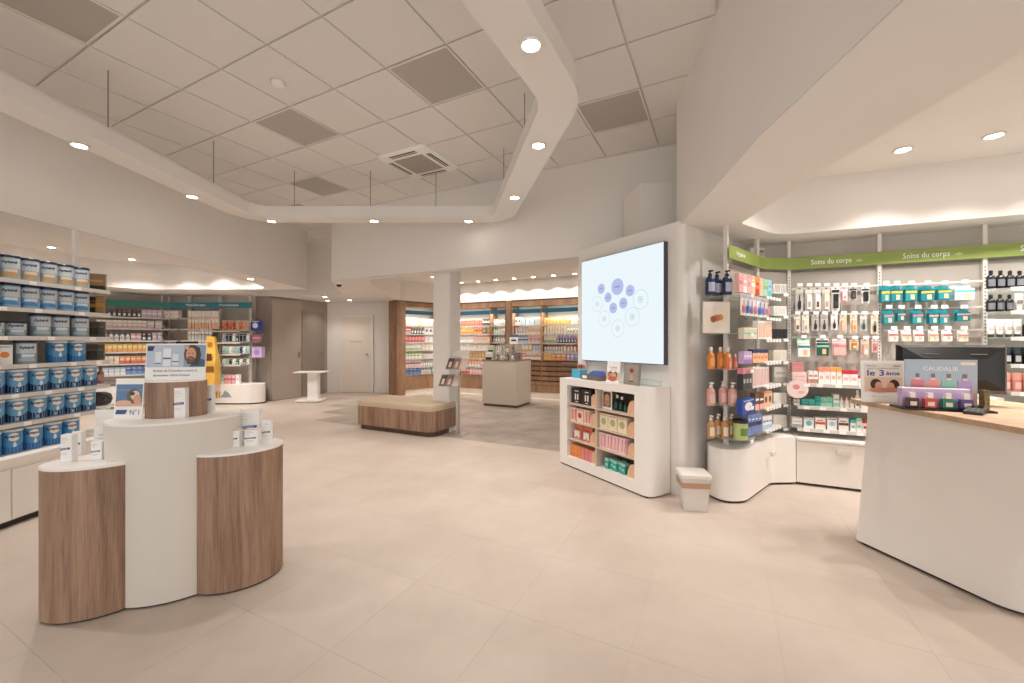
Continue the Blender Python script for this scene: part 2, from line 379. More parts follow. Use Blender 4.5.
# hanging light ring
RZ = 3.0
KR = .942
rc = fillet([(x * KR, y * KR) for x, y in ((-3.68, .9), (-3.68, 5.82), (-.14, 5.82), (.36, 2.95), (-1.0, .35), (-2.9, .1))], [.7, .35, .3, .55, .6, .6], 10)
def ring_off(pts, d):
    out = []
    for i, p in enumerate(pts):
        a = Vector(pts[i - 1]); b = Vector(pts[(i + 1) % len(pts)]); t = (b - a).normalized(); n = Vector((-t.y, t.x)); out.append(tuple(Vector(p) + n * d))
    return out
ro, ri = ring_off(rc, .135), ring_off(rc, -.135)
rt = thing('light_ring', 'large white suspended ring bearing spotlights below the ceiling grid', 'light fixture', (0, 0, 0))
m = MB(); n = len(rc)
for a, b, za, zb in ((ro, ro, RZ, RZ + .14), (ri, ri, RZ, RZ + .14), (ro, ri, RZ, RZ), (ro, ri, RZ + .14, RZ + .14)):
    m.loft([[(x, y, za) for x, y in a], [(x, y, zb) for x, y in b]], WALL, False, False)
part('ring_band', m, rt, smooth=40)
for x, y in ((-3.5, 3.57), (-3.5, 4.83), (-3.0, 5.68), (-1.95, 5.68), (-1.05, 5.68), (-.1, 5.0), (.12, 3.9), (-3.5, 2.3), (-1.5, .6)):
    x, y = x * KR, y * KR
    part('suspension_wire', MB().tube([(x, y, RZ + .13), (x, y, ZC)], .0045, mat('#8d857d', .5), 6), rt)
for x, y, lb in ((-3.78, 3.6, 'left arm of the ring by the tin shelf'), (-3.78, 4.87, 'left arm of the ring towards the rear'), (-3.42, 5.86, 'rear left corner of the ring'), (-1.96, 5.86, 'middle of the rear arm of the ring'),
                 (-.62, 5.86, 'rear arm of the ring near its right corner'), (.03, 4.9, 'right arm of the ring towards the rear'), (.23, 3.6, 'middle of the right arm of the ring'),
                 (.11, 2.38, 'curved right arm of the ring nearest the front'), (-3.78, 2.3, 'left arm of the ring at the front')):
    x, y = x * KR, y * KR
    downlight(x, y, RZ - .001, 'round spotlight in the ' + lb, 'spotlights in the hanging ring', P_RING, 100, blend=1, size=.05, tilt=(-.4 if (y > 5.3 and x > -3) else 0, -.35 if x < -3 else 0))
# tray downlights
ORD = ['first', 'second', 'third', 'fourth', 'fifth', 'sixth', 'seventh', 'eighth', 'ninth', 'tenth']
for k in range(5):
    p = at((903, 994, 1100, 1220, 1360)[k], 149 - k * 14, F * (ZT - CH) / (HY - 149 + k * 14))
    downlight(p.x, p.y, ZT, ORD[k] + ' recessed downlight from the media wall over the green banner shelves', 'right tray downlights', P_TRAY * 1.5, 112, blend=.9)
for k, (x, y) in enumerate(((2.5, 3.3), (3.0, 1.2), (4.4, 1.0))):
    downlight(x, y, ZT, 'recessed downlight ' + ('before the corner of the green banner', 'over the sales counter', 'beyond the sales counter')[k], 'counter tray downlights', P_TRAY * 1.15, 125, blend=1)
for k, (x, y) in enumerate(((-7.2, 7.8), (-6.5, 7.85), (-5.8, 7.9), (-5.2, 7.8), (-7.6, 6.8), (-7.5, 5.2), (-7.5, 3.6), (-5.2, 4.4), (-5.2, 2.6))):
    downlight(x, y, ZT, ORD[k] + ' recessed downlight of the tray behind the tin shelf', 'left tray downlights', P_TRAY * (1.5 if k < 4 else .9), 115, blend=.8)
for k, (x, y) in enumerate(((-4.36, 6.87), (-4.36, 9.6), (-4.1, 10.4), (-4.7, 10.5))):
    downlight(x, y, ZS, 'small downlight in the low ceiling ' + ('beside the left bulkhead', 'over the corridor mouth', 'in front of the white door', 'in front of the taupe doors')[k], 'corridor downlights', 12, 120)
BWX = Vector((.89, -.456)).normalized(); BWN = Vector((-BWX.y, BWX.x)) * -1
for k in range(8):
    p = Vector((-1.45, 11.2)) + BWX * (.25 + .52 * k) + BWN * .24
    downlight(p.x, p.y, ZT, ORD[k] + ' wall washing downlight from the column over the rear wooden shelves', 'rear shelf downlights', P_WASH, 104, size=.012, blend=.12)
for k, (x, y) in enumerate(((-1.9, 9.9), (-1.5, 10.3), (-.6, 8.2), (.8, 7.2), (-1.5, 8.8))):
    downlight(x, y, ZT, 'recessed alcove downlight ' + ('over the wing of wooden shelves', 'in the inner corner of the wooden shelves', 'over the beige island counter', 'behind the media wall', 'behind the white column')[k], 'alcove downlights', 42, 130)

# ------------------------------------------------------------------ goods: mesh makers (origin at base centre, front faces -y)
PAL = dict(white='#f3f0ec', cream='#eadfcb', pink='#efb9ba', rose='#dc8f96', red='#c8372f', orange='#ee8a3a', yellow='#f2c136', gold='#c9963f', green='#8fb765',
           mint='#9ad2bd', teal='#1f8f98', aqua='#58c0c4', blue='#3f78c8', navy='#1d2f66', sky='#a9cbe6', purple='#a086c2', lilac='#cdb2dd', grey='#a8a39d', silver='#c9c6c2',
           black='#1b1b1d', brown='#6e4a38', peach='#f0c3a2', bronze='#8d745a', darkgreen='#1d5b4e', charcoal='#3a3a40', amber='#c98a4a')
def C(c, rough=.42): return mat(PAL.get(c, c), rough, noise=0)
_K = {}
def r3(x): return round(x * 200) / 200 if x > .02 else round(x * 500) / 500
def front(m, x0, x1, z0, z1, y, c, rough=.45): m.poly([(x0, y, z0), (x1, y, z0), (x1, y, z1), (x0, y, z1)], C(c, rough))
def carton(w, d, h, a='white', b='blue', c=None, st=0):
    m = MB().box(-w / 2, w / 2, -d / 2, d / 2, 0, h, C(a)); y = -d / 2 - .0006; q = w / 2
    if st == 0: front(m, -q * .98, q * .98, h * .42, h * .62, y, b); front(m, -q * .7, q * .5, h * .72, h * .78, y, c or b)
    if st == 1:
        m.box(-q - .0004, q + .0004, -d / 2 - .0004, d / 2 + .0004, h * .74, h + .0004, C(b)); front(m, -q * .6, q * .6, h * .3, h * .5, y, c or b)
    if st == 2: front(m, -q * .98, q * .98, 0.001, h * .35, y, b); front(m, -q * .75, q * .75, h * .55, h * .68, y, c or b)
    if st == 3:
        m.poly(disc(0, h * .5, q * .62, min(h * .3, q * .62), 12, y), C(b)); front(m, -q * .8, q * .8, h * .86, h * .93, y, c or b)
    if st == 4:
        for k in range(4):
            x = -q * .8 + k * q * .46; m.poly([(x, y, h * .1), (x + q * .26, y, h * .1), (x + q * .46, y, h * .9), (x + q * .2, y, h * .9)], C(b if k % 2 else (c or b)))
    return [('carton', m.mesh('carton', 0))]
def bottle(w, d, h, a='white', b='black', c='white', st=0):
    r = w / 2; n = 14 if h > .12 else 8
    body = MB().lathe([(r * .9, 0), (r, h * .03), (r, h * .6), (r * .8, h * .7), (r * .38, h * .76), (r * .36, h * .8)], C(a, .25), n)
    cap = MB()
    if st == 1:
        cap.lathe([(r * .42, h * .79), (r * .42, h * .87), (r * .15, h * .88), (r * .15, h * .95)], C(b), n); cap.box(-r * .22, r * .22, -r * .8, r * .3, h * .94, h, C(b))
    else: cap.lathe([(r * .44, h * .79), (r * .44, h * .97), (r * .3, h)], C(b), n)
    lab = MB(); k = 6
    lab.loft([[(1.01 * r * math.sin(t), -1.01 * r * math.cos(t), z) for t in [(-.9 + 1.8 * i / k) for i in range(k + 1)]] for z in (h * .12, h * .5)], C(c), False, False, False)
    return [('body', body.mesh('bottle_body')), ('cap', cap.mesh('bottle_cap')), ('label_sticker', lab.mesh('label_sticker'))]
def flask(w, d, h, a='white', b='black', c='white', st=0):
    r = w / 2; n = 8
    m = MB().lathe([(r * .95, 0), (r, h * .05), (r, h * .62), (r * .45, h * .74), (r * .42, h * .8)], C(a, .3), n).lathe([(r * .5, h * .8), (r * .46, h)], C(b), n)
    m.box(-r * .6, r * .6, -r * 1.02, -r * .7, h * .15, h * .5, C(c)); return [('flask', m.mesh('flask'))]
def tube(w, d, h, a='white', b='white', c='grey', st=0):
    n = 12; rings = []
    for z, fx, fy in ((.16, .8, .8), (.3, .9, .85), (.7, 1, .5), (.97, 1.05, .08), (1, 1.05, .08)):
        rings.append([(w / 2 * fx * math.cos(2 * math.pi * i / n), d / 2 * fy * math.sin(2 * math.pi * i / n), h * z) for i in range(n)])
    m = MB().loft(rings, C(a, .35)).lathe([(w * .36, 0), (w * .36, h * .17)], C(b), 10, sy=d / w)
    m.box(-w * .3, w * .3, -d * .44, -d * .3, h * .4, h * .6, C(c)); return [('tube', m.mesh('tube'))]
def jar(w, d, h, a='white', b='white', c='grey', st=0):
    r = w / 2; m = MB().lathe([(r * .9, 0), (r, h * .06), (r, h * .62)], C(a, .25), 14).lathe([(r * 1.03, h * .62), (r * 1.03, h * .97), (r * .95, h)], C(b, .35), 14)
    m.box(-r * .55, r * .55, -r * 1.02, -r * .8, h * .15, h * .5, C(c)); return [('jar', m.mesh('jar'))]
def hang(w, d, h, a='silver', b='white', c='black', st=0):
    """carded blister pack hung from its top hole, origin at its bottom"""
    y = d / 2; q = w / 2
    card = MB().prism(fillet([(-q, 0), (q, 0), (q, h), (-q, h)], min(w, h) * .08, 3), -.001, .001, C(a))
    cm = MB(); cm.v = [(x, y - .001 + z, yy) for x, yy, z in card.v]; cm.f = card.f; cm.m = card.m; cm.mats = card.mats
    front(cm, -q * .3, q * .3, h * .93, h * .96, y - .0025, 'charcoal'); front(cm, -q * .92, q * .92, h * .78, h * .9, y - .0025, b)
    if st == 0: pr = MB().box(-q * .55, q * .55, -y, y - .002, h * .12, h * .72, C(b)).box(-q * .35, q * .35, -y - .001, -y, h * .2, h * .42, C(c))
    elif st == 1: pr = MB().lathe([(q * .25, h * .1), (q * .4, h * .2), (q * .4, h * .4), (q * .15, h * .48), (q * .12, h * .7)], C(c), 8, 0, 0, 1, .7)
    else: pr = MB().box(-q * .9, q * .9, -y, y - .002, h * .02, h * .74, C(b)).box(-q * .9, q * .9, -y - .001, -y, h * .5, h * .62, C(c)).box(-q * .1, q * .5, -y - .001, -y, h * .1, h * .4, C('peach'))
    return [('backing_card', cm.mesh('backing_card', 0)), ('product', pr.mesh('product'))]
def pouch(w, d, h, a='orange', b='white', c='red', st=0):
    rings = []
    for z, f in ((0, .9), (.15, 1), (.6, .7), (.92, .12), (1, .1)):
        rings.append([(x * (1 if f > .2 else 1.03), y * f, h * z) for x, y in ((-w / 2, -d / 2), (0, -d * .55), (w / 2, -d / 2), (w / 2, d / 2), (-w / 2, d / 2))])
    m = MB().loft(rings, C(a)); front(m, -w * .34, w * .34, h * .1, h * .55, -d * .53, b); front(m, -w * .3, w * .3, h * .62, h * .7, -d * .42, c)
    return [('pouch', m.mesh('pouch'))]
def combo(w, d, h, a='white', b='black', c='grey', st=0):
    """open tray pack: low tray with a row of bottles standing in it"""
    n = max(2, int(w / .05)); s = w / n; m = MB().box(-w / 2, w / 2, -d / 2, d / 2, 0, h * .35, C(b))
    for k in range(n): m.lathe([(s * .42, h * .05), (s * .42, h * .75), (s * .2, h * .85), (s * .2, h)], C(a), 8, -w / 2 + (k + .5) * s, 0)
    return [('pack', m.mesh('pack'))]
KIND = dict(carton=carton, bottle=bottle, flask=flask, tube=tube, jar=jar, hang=hang, pouch=pouch, combo=combo)
NAME = dict(carton='boxed_product', bottle='bottle', flask='flask', tube='cosmetic_tube', jar='cosmetic_jar', hang='hanging_pack', pouch='pouch', combo='tray_pack')
CAT = dict(carton='box', bottle='bottle', flask='bottle', tube='tube', jar='jar', hang='blister pack', pouch='pouch', combo='tray pack')
def goods(kind, w, d, h, loc, rz, label='', a='white', b='blue', c=None, st=0, name=None, cat=None):
    w, d, h = r3(w), r3(d), r3(h); key = (kind, w, d, h, a, b, c, st)
    if key not in _K: _K[key] = KIND[kind](w, d, h, a, b, c or 'white', st) if kind != 'carton' else carton(w, d, h, a, b, c, st)
    ps = _K[key]; name = name or NAME[kind]; cat = cat or CAT[kind]
    if len(ps) == 1: o = link(name, ps[0][1], None, loc, rz)
    else:
        o = link(name, None, None, loc, rz)
        for nm, me in ps: link(nm, me, o)
    return tag(o, label, cat, label)

class Run:
    """a straight shelf run: back line from P0 to the right as seen from the front"""
    def __init__(s, p0, deg):
        s.p = Vector(p0); s.t = math.radians(deg); s.x = Vector((math.cos(s.t), math.sin(s.t))); s.n = Vector((math.sin(s.t), -math.cos(s.t)))
    def at(s, u, d): return s.p + s.x * u + s.n * d
    def u(s, px, d):
        k = (px - CX) / F; q = s.p + s.n * d
        return (k * q.y - q.x) / (s.x.x - k * s.x.y)
    def Y(s, px, d): return s.at(s.u(px, d), d).y
    def z(s, px, py, d): return CH - (py - HY) / F * s.Y(px, d)
    def put(s, kind, px0, px1, ptop, z, d, dep, label, a='white', b='blue', c=None, st=0, gap=.94, hang_h=None, name=None, cat=None, h=None):
        """stand one good on height z so that it spans px0..px1; d is the distance of its front from the back line"""
        u0, u1 = s.u(px0, d), s.u(px1, d); um = (u0 + u1) / 2; w = (u1 - u0) * gap
        pm = (px0 + px1) / 2; hh = h or s.z(pm, ptop, d) - z
        if kind in ('bottle', 'flask', 'jar'): dep = w
        q = s.at(um, d - dep / 2)
        return goods(kind, w, dep, hh, (q.x, q.y, z), s.t, label, a, b, c, st, name, cat)
    def row(s, kind, px0, px1, n, ptop, z, d, dep, label, **k):
        for i in range(n):
            s.put(kind, px0 + (px1 - px0) * i / n, px0 + (px1 - px0) * (i + 1) / n, ptop, z, d, dep, label, **k)
    def frame(s): return (s.p.x, s.p.y, 0), s.t

def shelf_parts(t, L, zs, d, u0=0, mat_=None, tags=True, th=.014, glass=False, pitch=.12, nm='shelf'):
    """shelf boards, each with its price rail and price tags as sub-parts; local frame x=u, -y=d"""
    rnd = random.Random(len(zs) + int(L * 100))
    for z in zs:
        sh = part(nm, MB().box(u0, u0 + L, -d, -.01, z - th, z, mat_ or (GLASS2 if glass else SHELFM)), t, smooth=0)
        part('price_rail', MB().box(u0, u0 + L, -d - .006, -d - .0005, z - .03, z + .002, mat('#d4d0ca', .35)), sh, smooth=0)
        if tags:
            u = u0 + .05
            while u < u0 + L - .06:
                part('price_tag', MB().box(u, u + .05, -d - .009, -d - .0065, z - .03, z - .002, TAGM), sh, smooth=0); u += pitch * rnd.uniform(.8, 1.5)
def upright(t, u, z0, z1, y=-.0, w=.03):
    o = part('upright', MB().box(u - w / 2, u + w / 2, -.035, .0, z0, z1, METAL), t, smooth=0)
    m = MB(); z = max(z0, .6)
    while z < min(z1, 2.05): m.box(u - .004, u + .004, -.0362, -.0352, z, z + .012, mat('#4c4844', .6)); z += .032
    part('slots', m, o, smooth=0)['kind'] = 'stuff'

# ------------------------------------------------------------------ right shelving under the green banner
RR = Run((2.91, 4.335), -24.9); LR = Run((1.93, 3.75), 40.4)
BAY = .736
def cabinet(t, u0, u1, d, z0, z1, n, gaps=True, handles=True):
    part('cabinet_body', MB().box(u0, u1, -d + .02, -.005, z0, z1 - .03, WHITE), t, smooth=0)
    part('plinth', MB().box(u0, u1, -d + .05, -.02, 0, z0, DARK), t, smooth=0)
    w = (u1 - u0) / n
    for k in range(n):
        dr = part('drawer_front', MB().box(u0 + k * w + .002, u0 + (k + 1) * w - .002, -d, -d + .018, z0 + .005, z1 - .035, WHITE), t, bev=.002, smooth=0)
        if handles: part('handle', MB().box(u0 + (k + .5) * w - .055, u0 + (k + .5) * w + .055, -d - .014, -d - .0005, z1 - .125, z1 - .085, mat('#dcd6cf', .4)), dr, smooth=0)
loc, rz = RR.frame()
BN = ['first', 'second', 'third', 'fourth']
for k in range(4):
    q = RR.at(k * BAY, 0)
    t = thing('shelf_bay', ('white perforated shelf bay of manicure packs under the green banner', 'shelf bay of hanging teal packs behind the black monitor', 'shelf bay of dark bottles and jars at the end of the green banner', 'further empty shelf bay beyond the dark bottles')[k], 'shelving', (q.x, q.y, 0), rz, 'bays under the green banner')
    part('back_panel', MB().box(0, BAY, -.004, .004, .45, 2.1, BACKP), t, smooth=0)
    upright(t, .0, .45, ZS - .002)
    if k: cabinet(t, .0, BAY, .40, .022, .456, 1)
    else: cabinet(t, .0, BAY, .40, .022, .456, 1)
    part('cabinet_top', MB().box(0.0 if k else .002, BAY, -.415, -.002, .428, .456, WHITE), t, bev=.006, smooth=0)
    if k == 0: shelf_parts(t, BAY - .04, [RR.z(830, 384, .28), RR.z(830, 407, .3), RR.z(820, 429.5, .33)], .33, .02, glass=False)
    if k == 1:
        shelf_parts(t, BAY - .04, [RR.z(930, 395, .3), RR.z(930, 420, .3)], .33, .02)
    if k == 2: shelf_parts(t, BAY - .04, [RR.z(1010, y, .3) for y in (287.5, 311, 337, 364, 391.5, 416)], .33, .02, glass=True)
    if k < 2:
        for (py, d) in ((287, .1), (314, .1), (337, .1)) if k == 0 else ((283, .1), (308, .1), (330, .1)):
            z = RR.z(830 if k == 0 else 925, py, d)
            bar = part('peg_bar', MB().box(.02, BAY - .02, -.06, -.045, z - .008, z + .008, METAL), t, smooth=0)
# corner panel between the two runs
cp = Vector((2.505, 4.24)); cx = (RR.p - cp).normalized(); CR = Run(cp, math.degrees(math.atan2(cx.y, cx.x)))
t = thing('corner_bay', 'narrow corner bay of small white packs below the green banner', 'shelving', (cp.x, cp.y, 0), CR.t)
part('back_panel', MB().box(0.01, .39, -.004, .004, .45, 2.1, BACKP), t, smooth=0)
upright(t, .0, .45, ZS - .002)
for py in (293.5, 315.5, 338.5, 361, 382.5, 404, 427.5):
    z = CR.z(780, py, .12); sh = part('shelf', MB().box(.06, .36, -.14, -.006, z - .008, z, GLASS2), t, smooth=0)
    part('price_tag', MB().box(.2, .255, -.148, -.141, z - .03, z - .002, TAGM), sh, smooth=0)
for k, (py0, py1, a, b) in enumerate(((293.5, 284, 'white', 'grey'), (315.5, 306, 'white', 'silver'), (338.5, 329, 'charcoal', 'black'), (361, 350, 'cream', 'silver'), (382.5, 367, 'silver', 'grey'), (404, 393, 'white', 'cream'), (427.5, 415.5, 'white', 'cream'))):
    z = CR.z(780, py0, .12)
    lb = ['white pack with grey print on the topmost corner shelf', 'white pack on the second corner shelf', 'dark patterned pack on the third corner shelf', 'cream pack on the fourth corner shelf', 'grey framed pack on the fifth corner shelf', 'white pack on the sixth corner shelf', 'white pack on the lowest corner shelf'][k]
    if k == 4: CR.put('carton', 774, 787.5, py1, z, .12, .03, lb, a=a, b=b, st=2)
    else:
        CR.put('carton', 773.5, 780.3, py1, z, .12, .06, lb, a=a, b=b, st=4); CR.put('carton', 780.3, 787, py1, z, .12, .06, lb, a=a, b=b, st=4)
# left return with rounded glass end
loc, rz = LR.frame()
t = thing('end_gondola', 'shelf unit with rounded glass end shelves beside the media wall', 'shelving', loc, rz)
part('back_panel', MB().box(0, .75, -.004, .004, .45, 2.1, BACKP), t, smooth=0)
upright(t, .0, .45, ZS - .002)
out = [(2.62, 4.40), (1.80, 3.80), (1.745, 3.66), (1.80, 3.50), (1.98, 3.50), (2.49, 3.965), (2.738, 3.974), (2.905, 4.328)]
def loc2(pts, run): return [((Vector(p) - run.p).dot(run.x), (Vector(p) - run.p).dot(-run.n)) for p in pts]
base = fillet(loc2(out, LR), [0, .1, .12, .16, .2, .12, 0, 0], 8)
base2 = [(x * .985, y) for x, y in base]
part('cabinet_body', MB().prism(base, .022, .43, WHITE), t, smooth=50)
part('cabinet_top', MB().prism(base, .431, .456, WHITE), t, smooth=50)
part('plinth', MB().prism([(x * .96 + .01, y * .94) for x, y in base], 0, .022, DARK), t, smooth=50)
part('handle', MB().box(.42, .52, -.262, -.24, .31, .35, mat('#dcd6cf', .4)), t, smooth=0)
ZE = [1.38 + (HY - y) / F * 3.5 for y in (294, 333, 369.5, 406.5, 440)]
half = [(.30, -.012), (.16, -.012)] + [(.0 + .19 * math.cos(a), -.06 + .19 * math.sin(a)) for a in [math.pi * .75 + math.pi * .95 * i / 14 for i in range(15)]] + [(.30, -.2)]
for z in ZE:
    sh = part('glass_shelf', MB().prism(half, z - .01, z, GLASS2), t, smooth=50)
    part('price_tag', MB().box(-.1, -.04, -.262, -.256, z - .028, z - .001, TAGM), sh, smooth=0)
ZL = [LR.z(755, y, .22) for y in (294, 316, 339, 363, 388, 411, 434)]
for i, z in enumerate(ZL):
    sh = part('shelf', MB().box(.31, .75, -.235, -.008, z - .012, z, GLASS2 if i < 3 else SHELFM), t, smooth=0)
    for u in (.34, .42, .5, .58, .66): part('price_tag', MB().box(u, u + .05, -.243, -.236, z - .028, z - .001, TAGM), sh, smooth=0)
# goods on the rounded end
E_ = Run((1.86, 3.66), 14)
def on_end(kind, pxs, w, h, zi, label, d=0, **k):
    for i, px in enumerate(pxs):
        Yy = 3.56 + (.07 if i % 2 else 0) + d; X = (px - CX) / F * Yy
        goods(kind, w, w, h, (X, Yy, ZE[zi]), math.radians(10), label, **k)
on_end('bottle', (710, 717, 727), .082, .21, 0, 'dark blue pump bottle on the topmost rounded glass shelf', a='#25365f', b='black', c='#b9bfd0', st=1)
t = thing('framed_leaflet', 'pale framed leaflet with a fruit picture on the rounded glass shelf', 'leaflet', (1.76, 3.55, ZE[1]), math.radians(8))
part('frame', MB().box(-.125, .125, -.004, .004, 0, .27, mat('#e8dfd6', .4)), t, smooth=0)
m = MB(); front(m, -.1, .1, .05, .2, -.0048, 'cream')
for x, z, c, r in ((-.03, .12, '#a8584a', .03), (.0, .13, '#d0866f', .032), (.035, .135, '#d99a54', .028)): m.poly(disc(x, z, r, r, 10, -.0054), C(c))
part('print', m, t, smooth=0)
on_end('bottle', (711, 720.5, 728), .058, .19, 2, 'orange bottle with clear cap on the rounded glass shelf', a='#e08a35', b='#e9e0d2', c='#f0a95e')
on_end('flask', (729.5, 735.5), .032, .13, 2, 'small coral spray flask beside the orange bottles', d=-.08, a='#ef7f6a', b='white', c='#f4b0a0')
on_end('bottle', (711, 723, 732.5), .07, .2, 3, 'pink pump bottle on the rounded glass shelf', a='#dba39b', b='white', c='#e9c2bb', st=1)
on_end('bottle', (711, 718, 724.5, 731), .062, .2, 4, 'amber pump bottle on the lowest rounded glass shelf', a='#b98a58', b='#efe6da', c='#e6dbcb', st=1)
X = (740.5 - CX) / F * 3.54
t = thing('green_canister', 'lime green canister with black lid beside the amber bottles', 'canister', (X, 3.54, ZE[4]), .2)
part('body', MB().lathe([(.054, 0), (.056, .01), (.056, .14)], C('#bccb86'), 18), t); part('lid', MB().lathe([(.059, .14), (.059, .165), (.05, .168)], C('black'), 18), t)
m = MB(); m.loft([[(.0566 * math.sin(a), -.0566 * math.cos(a), z) for a in [(-.7 + .2 * i) for i in range(8)]] for z in (.035, .1)], C('#6f8f4a'), False, False, False); part('label_sticker', m, t)
# goods on the left return
LW = 'on the shelf beside the rounded end'
for i, (a, b) in enumerate((('pink', 'rose'), ('pink', 'white'), ('pink', 'rose'), ('peach', 'white'), ('orange', 'red'), ('peach', 'pink'), ('mint', 'green'), ('sky', 'aqua'))):
    LR.put('carton', 739 + i * 4.1, 739 + (i + 1) * 4.1, 273 + i * 1.0, ZL[0], .2, .035, a + ' slim box on the topmost shelf beside the rounded end', a=a, b=b, st=(0, 2, 3)[i % 3])
for i in range(7):
    LR.put('hang', 744 + i * 4.0, 744 + (i + 1) * 4.0, 293 + i * .8, ZL[1], .22, .03, 'white carded toothbrush pack below the topmost shelf', a='white', b=('pink', 'sky', 'lilac')[i % 3], c=('rose', 'blue', 'purple')[i % 3], st=1)
LR.row('carton', 744, 757, 4, 327.5, ZL[2], .22, .045, 'low cream box with green print on the third shelf', a='cream', b='mint', c='green')
LR.row('carton', 758, 772, 4, 321, ZL[2], .22, .045, 'tall white and orange box on the third shelf', a='white', b='orange', c='peach', st=4)
LR.row('carton', 744, 752, 3, 351.5, ZL[3], .22, .045, 'lilac box on the fourth shelf', a='lilac', b='purple', c='white', st=2)
LR.row('carton', 753, 768, 4, 349.5, ZL[3], .22, .045, 'orange and navy box on the fourth shelf', a='peach', b='navy', c='orange', st=1)
LR.row('carton', 743, 752, 3, 368, ZL[4], .22, .045, 'charcoal toothpaste box on the fifth shelf', a='charcoal', b='rose', c='silver', st=1)
LR.row('carton', 753, 769, 5, 367, ZL[4], .22, .045, 'white toothpaste box with red print on the fifth shelf', a='white', b='rose', c='pink', st=4)
LR.put('carton', 742, 755, 399, ZL[5] + .0, .235, .045, 'royal blue promotional box on the sixth shelf', a='#2748a0', b='white', c='sky', st=3)
LR.row('carton', 755, 764, 2, 393, ZL[5], .22, .045, 'brown box beside the royal blue box', a='brown', b='pink', c='white', st=2)
LR.row('carton', 764, 772, 2, 391, ZL[5], .22, .045, 'peach box with brown dots on the sixth shelf', a='peach', b='brown', c='orange', st=3)
LR.row('carton', 748, 762, 4, 414, ZL[6], .22, .045, 'blue box on the lowest shelf beside the rounded end', a='#6f86bf', b='navy', c='white', st=0)
LR.row('carton', 763, 772, 3, 416, ZL[6], .22, .045, 'white and blue box on the lowest shelf beside the rounded end', a='white', b='sky', c='blue', st=2)
# first bay: hanging packs and boxes
def hooks(run, pxs, wpx, ptop, pbot, d, label, cols, tagp=True, st=0, dep=.03):
    for i, px in enumerate(pxs):
        a, b, c = cols[i % len(cols)]; pb = pbot[i] if isinstance(pbot, (list, tuple)) else pbot
        w = wpx[i] if isinstance(wpx, (list, tuple)) else wpx
        zt, zb = run.z(px, ptop, d), run.z(px, pb, d)
        s = st[i] if isinstance(st, (list, tuple)) else st
        L0 = label if len(pxs) == 1 else ORD[i] + ' ' + label + ' counting from the corner bay'
        run.put('hang', px - w / 2, px + w / 2, ptop, zb, d, dep, L0, a=a, b=b, c=c, st=s, h=zt - zb)
        if tagp:
            q = run.at(run.u(px, d + .03), d + .03)
            hk = thing('display_hook', 'wire hook with price flag over ' + ('the ' if len(pxs) == 1 else ORD[i] + ' ') + label, 'hook', (q.x, q.y, zt + .012), run.t, 'hooks of the ' + label)
            part('wire', MB().box(-.002, .002, -.002, d - .03, -.014, -.010, STEEL), hk, smooth=0)
            part('price_flag', MB().box(-.022, .022, -.004, -.002, -.008, .022, TAGM), hk, smooth=0)
hooks(RR, [800, 809.5, 818, 827, 836.4, 845, 854, 866.5], 8.4, 287, [312, 312, 312, 312, 311, 302, 300, 303], .14, 'carded manicure tool pack of the upper row',
      [('silver', 'cream', 'black'), ('silver', 'white', 'grey'), ('silver', 'white', 'brown'), ('silver', 'cream', 'grey'), ('white', 'black', 'charcoal'), ('pink', 'white', 'rose'), ('silver', 'charcoal', 'brown'), ('white', 'black', 'black')], st=[1, 0, 0, 0, 0, 0, 0, 0])
hooks(RR, [797.7, 806, 816, 825, 835, 844, 854.6, 864.5, 875.6], 7.6, 315, [333, 333, 331, 331, 330, 333, 333, 331, 334], .14, 'carded manicure tool pack of the middle row',
      [('silver', 'cream', 'brown'), ('white', 'cream', 'grey'), ('silver', 'grey', 'black'), ('silver', 'grey', 'charcoal'), ('white', 'white', 'black'), ('cream', 'peach', 'pink'), ('cream', 'peach', 'gold'), ('silver', 'cream', 'darkgreen'), ('cream', 'peach', 'black')], st=[0, 0, 1, 1, 1, 0, 0, 1, 1])
hooks(RR, [804], [14], 338.5, [357], .14, 'mint sponge pack of the lower row', [('mint', 'white', 'teal')], st=2)
hooks(RR, [823], [14], 338.5, [356], .14, 'dark green glove pack of the lower row', [('white', 'darkgreen', 'mint')], st=2)
hooks(RR, [840], [15], 338.5, [355.5], .14, 'pink glove pack of the lower row', [('white', 'pink', 'rose')], st=2)
hooks(RR, [855, 866, 875.5], [10, 9, 6], 339.5, [350, 357, 352.5], .14, 'small cream pack of the lower row', [('cream', 'gold', 'white'), ('silver', 'peach', 'white'), ('white', 'rose', 'red')], st=0)
zD, zE_, zF = RR.z(830, 384, .28), RR.z(830, 407, .3), RR.z(820, 429.5, .33)
d = .29
RR.put('carton', 792, 807, 372.5, zD, d, .12, 'wide pale pink box on the shelf below the glove packs', a='#f3d9d6', b='pink', st=2)
RR.put('carton', 791.5, 804, 362.5, zD + RR.z(800, 372.5, d) - zD, d - .02, .1, 'rose box stacked on the wide pale pink box', a='#c98a86', b='rose', st=0)
RR.row('carton', 808.5, 818, 2, 371, zD, d, .08, 'white box with brown base below the glove packs', a='white', b='#b98872', st=2)
RR.row('carton', 818.5, 830.5, 2, 367.5, zD, d, .08, 'tall white box with coral top below the glove packs', a='white', b='#ee9d86', st=1, c='pink')
RR.row('carton', 830.5, 842, 2, 367.5, zD, d, .08, 'tall white box with amber top below the glove packs', a='white', b='#efae5e', st=1, c='peach')
RR.row('carton', 842.3, 858, 2, 370.5, zD, d, .1, 'white box with crimson top beside the amber topped boxes', a='white', b='#cf3a4d', st=1, c='pink')
RR.row('carton', 858.3, 870, 2, 376, zD, d, .1, 'low white box with crimson top', a='white', b='#cf3a4d', st=1, c='pink')
RR.put('carton', 794, 800, 399.5, zE_, d, .06, 'small white box left of the teal boxes', a='white', b='grey')
